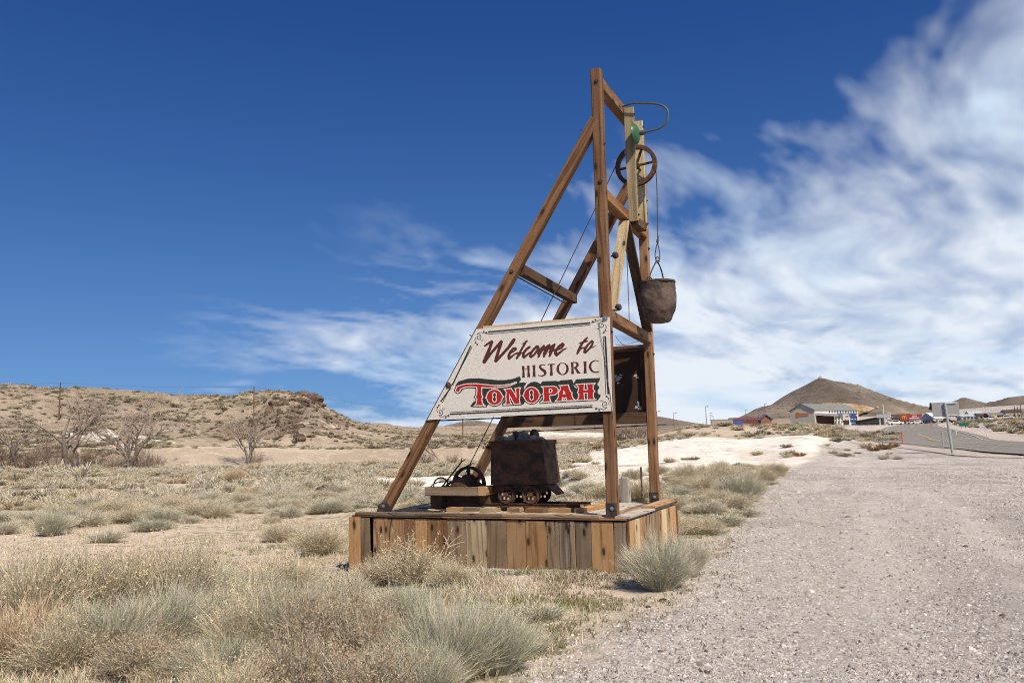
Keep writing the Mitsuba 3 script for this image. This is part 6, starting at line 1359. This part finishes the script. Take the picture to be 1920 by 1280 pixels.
# loose stones of the pull-off
N = 80000
az = np.radians(gr_.uniform(-22, 34, N * 4)); r = 4.2 * np.exp(gr_.uniform(0, 1, N * 4) * math.log(44 / 4.2)); x, y = r * np.sin(az), r * np.cos(az)
a, b = (x - FO[0]) * FR[0] + (y - FO[1]) * FR[1], (x - FO[0]) * FB[0] + (y - FO[1]) * FB[1]
g = x - edge_np(y) + (meshkit.fbm(np.stack([x * 1.4, y * 1.4, 0 * x], -1), 3, 33) - .5) * 1.4
front = (np.maximum(np.abs(a + 2.05) - 2.1, np.abs(b - 1.33) - 1.37) < .65)
inside = (np.abs(a + 2.07) < 2.12) & (np.abs(b - 1.33) < 1.37)
gt = x - edge_np(y) + (meshkit.noise(np.stack([y * .11, 0 * y + 3, 0 * y + 1], -1)) - .5) * 1.6
thin = 1 - .55 * np.clip(sum(np.clip(1.4 - np.abs(gt - c) / .4, 0, 1) for c in (2.3, 4.2, 7.6, 9.6)), 0, 1)
ok = ((gr_.uniform(size=len(x)) < np.clip(g / .8 + .4, 0, 1) * thin) | (front & (gr_.uniform(size=len(x)) < .8))) & ~inside
x, y, r = x[ok][:N], y[ok][:N], r[ok][:N]; N = len(x)
size = np.clip(gr_.lognormal(math.log(.0086), .42, N), .005, .038) * np.interp(r, [4, 9, 24, 44], [1, 1.1, 1.7, 2.6])
octa = np.array([(1, 0, 0), (0, 1, 0), (-1, 0, 0), (0, -1, 0), (.25, .1, .75), (-.3, -.1, .62)]); of = np.array([(0, 1, 4), (1, 5, 4), (1, 2, 5), (2, 3, 5), (3, 4, 5), (3, 0, 4)])
vv = octa[None] * (1 + gr_.uniform(-.35, .35, (N, 6, 1))) * np.stack([gr_.uniform(.8, 1.4, N), gr_.uniform(.7, 1.1, N), gr_.uniform(.7, 1.2, N)], 1)[:, None]
t = gr_.uniform(0, 6.28, N); ct_, st_ = np.cos(t)[:, None], np.sin(t)[:, None]
vv = np.stack([vv[..., 0] * ct_ - vv[..., 1] * st_, vv[..., 0] * st_ + vv[..., 1] * ct_, vv[..., 2]], -1) * size[:, None, None] + np.stack([x, y, ground_z(x, y) - size * .12], 1)[:, None]
cs = pick([(.41, .393, .378), (.53, .512, .492), (.345, .31, .295), (.20, .19, .186), (.62, .61, .59), (.10, .095, .095)], [.34, .24, .18, .12, .08, .04], N, gr_) * gr_.uniform(.85, 1.12, (N, 1))
k = thing('gravel', 'loose pinkish grey gravel stones of the pull-off on the right', 'gravel', kind='stuff')
scene[k] = mikit.ply((vv.reshape(-1, 3), (np.arange(N)[:, None, None] * 6 + of[None]).reshape(-1, 3)), 'plant', color=np.repeat(cs, 6, 0))
for px, py, s, m_, lb in ((1245, 1125, .045, 'ore_dark', 'dark fist sized stone on the gravel just below the big corner bush'), (1880, 1155, .04, 'ore_brown', 'brown stone near the right edge of the gravel'), (1215, 1140, .04, 'ore_dark', 'small dark stone left of the fist sized one'), (1810, 1025, .05, 'ore_dark', 'lone dark stone high on the right of the gravel'), (1240, 1222, .035, 'ore_brown', 'small brown stone at the bottom centre of the gravel'), (1470, 882, .12, 'ore_dark', 'dark stone on the verge far up the gravel edge'), (1432, 932, .09, 'white_paint', 'white stone beside the round green verge bush')):
    q = hit(px, min(py, 1279), 3); s *= .62; k = thing('stone', lb, 'stone'); v, f = rock(q + np.array([0, 0, s * .25]), (s * 1.2, s, s * .7), int(px), 2, .9); scene[k] = mikit.ply((v, f), m_, smooth=25)
for i, (px, py, s) in enumerate(((1060, 1000, .0), )):
    pass
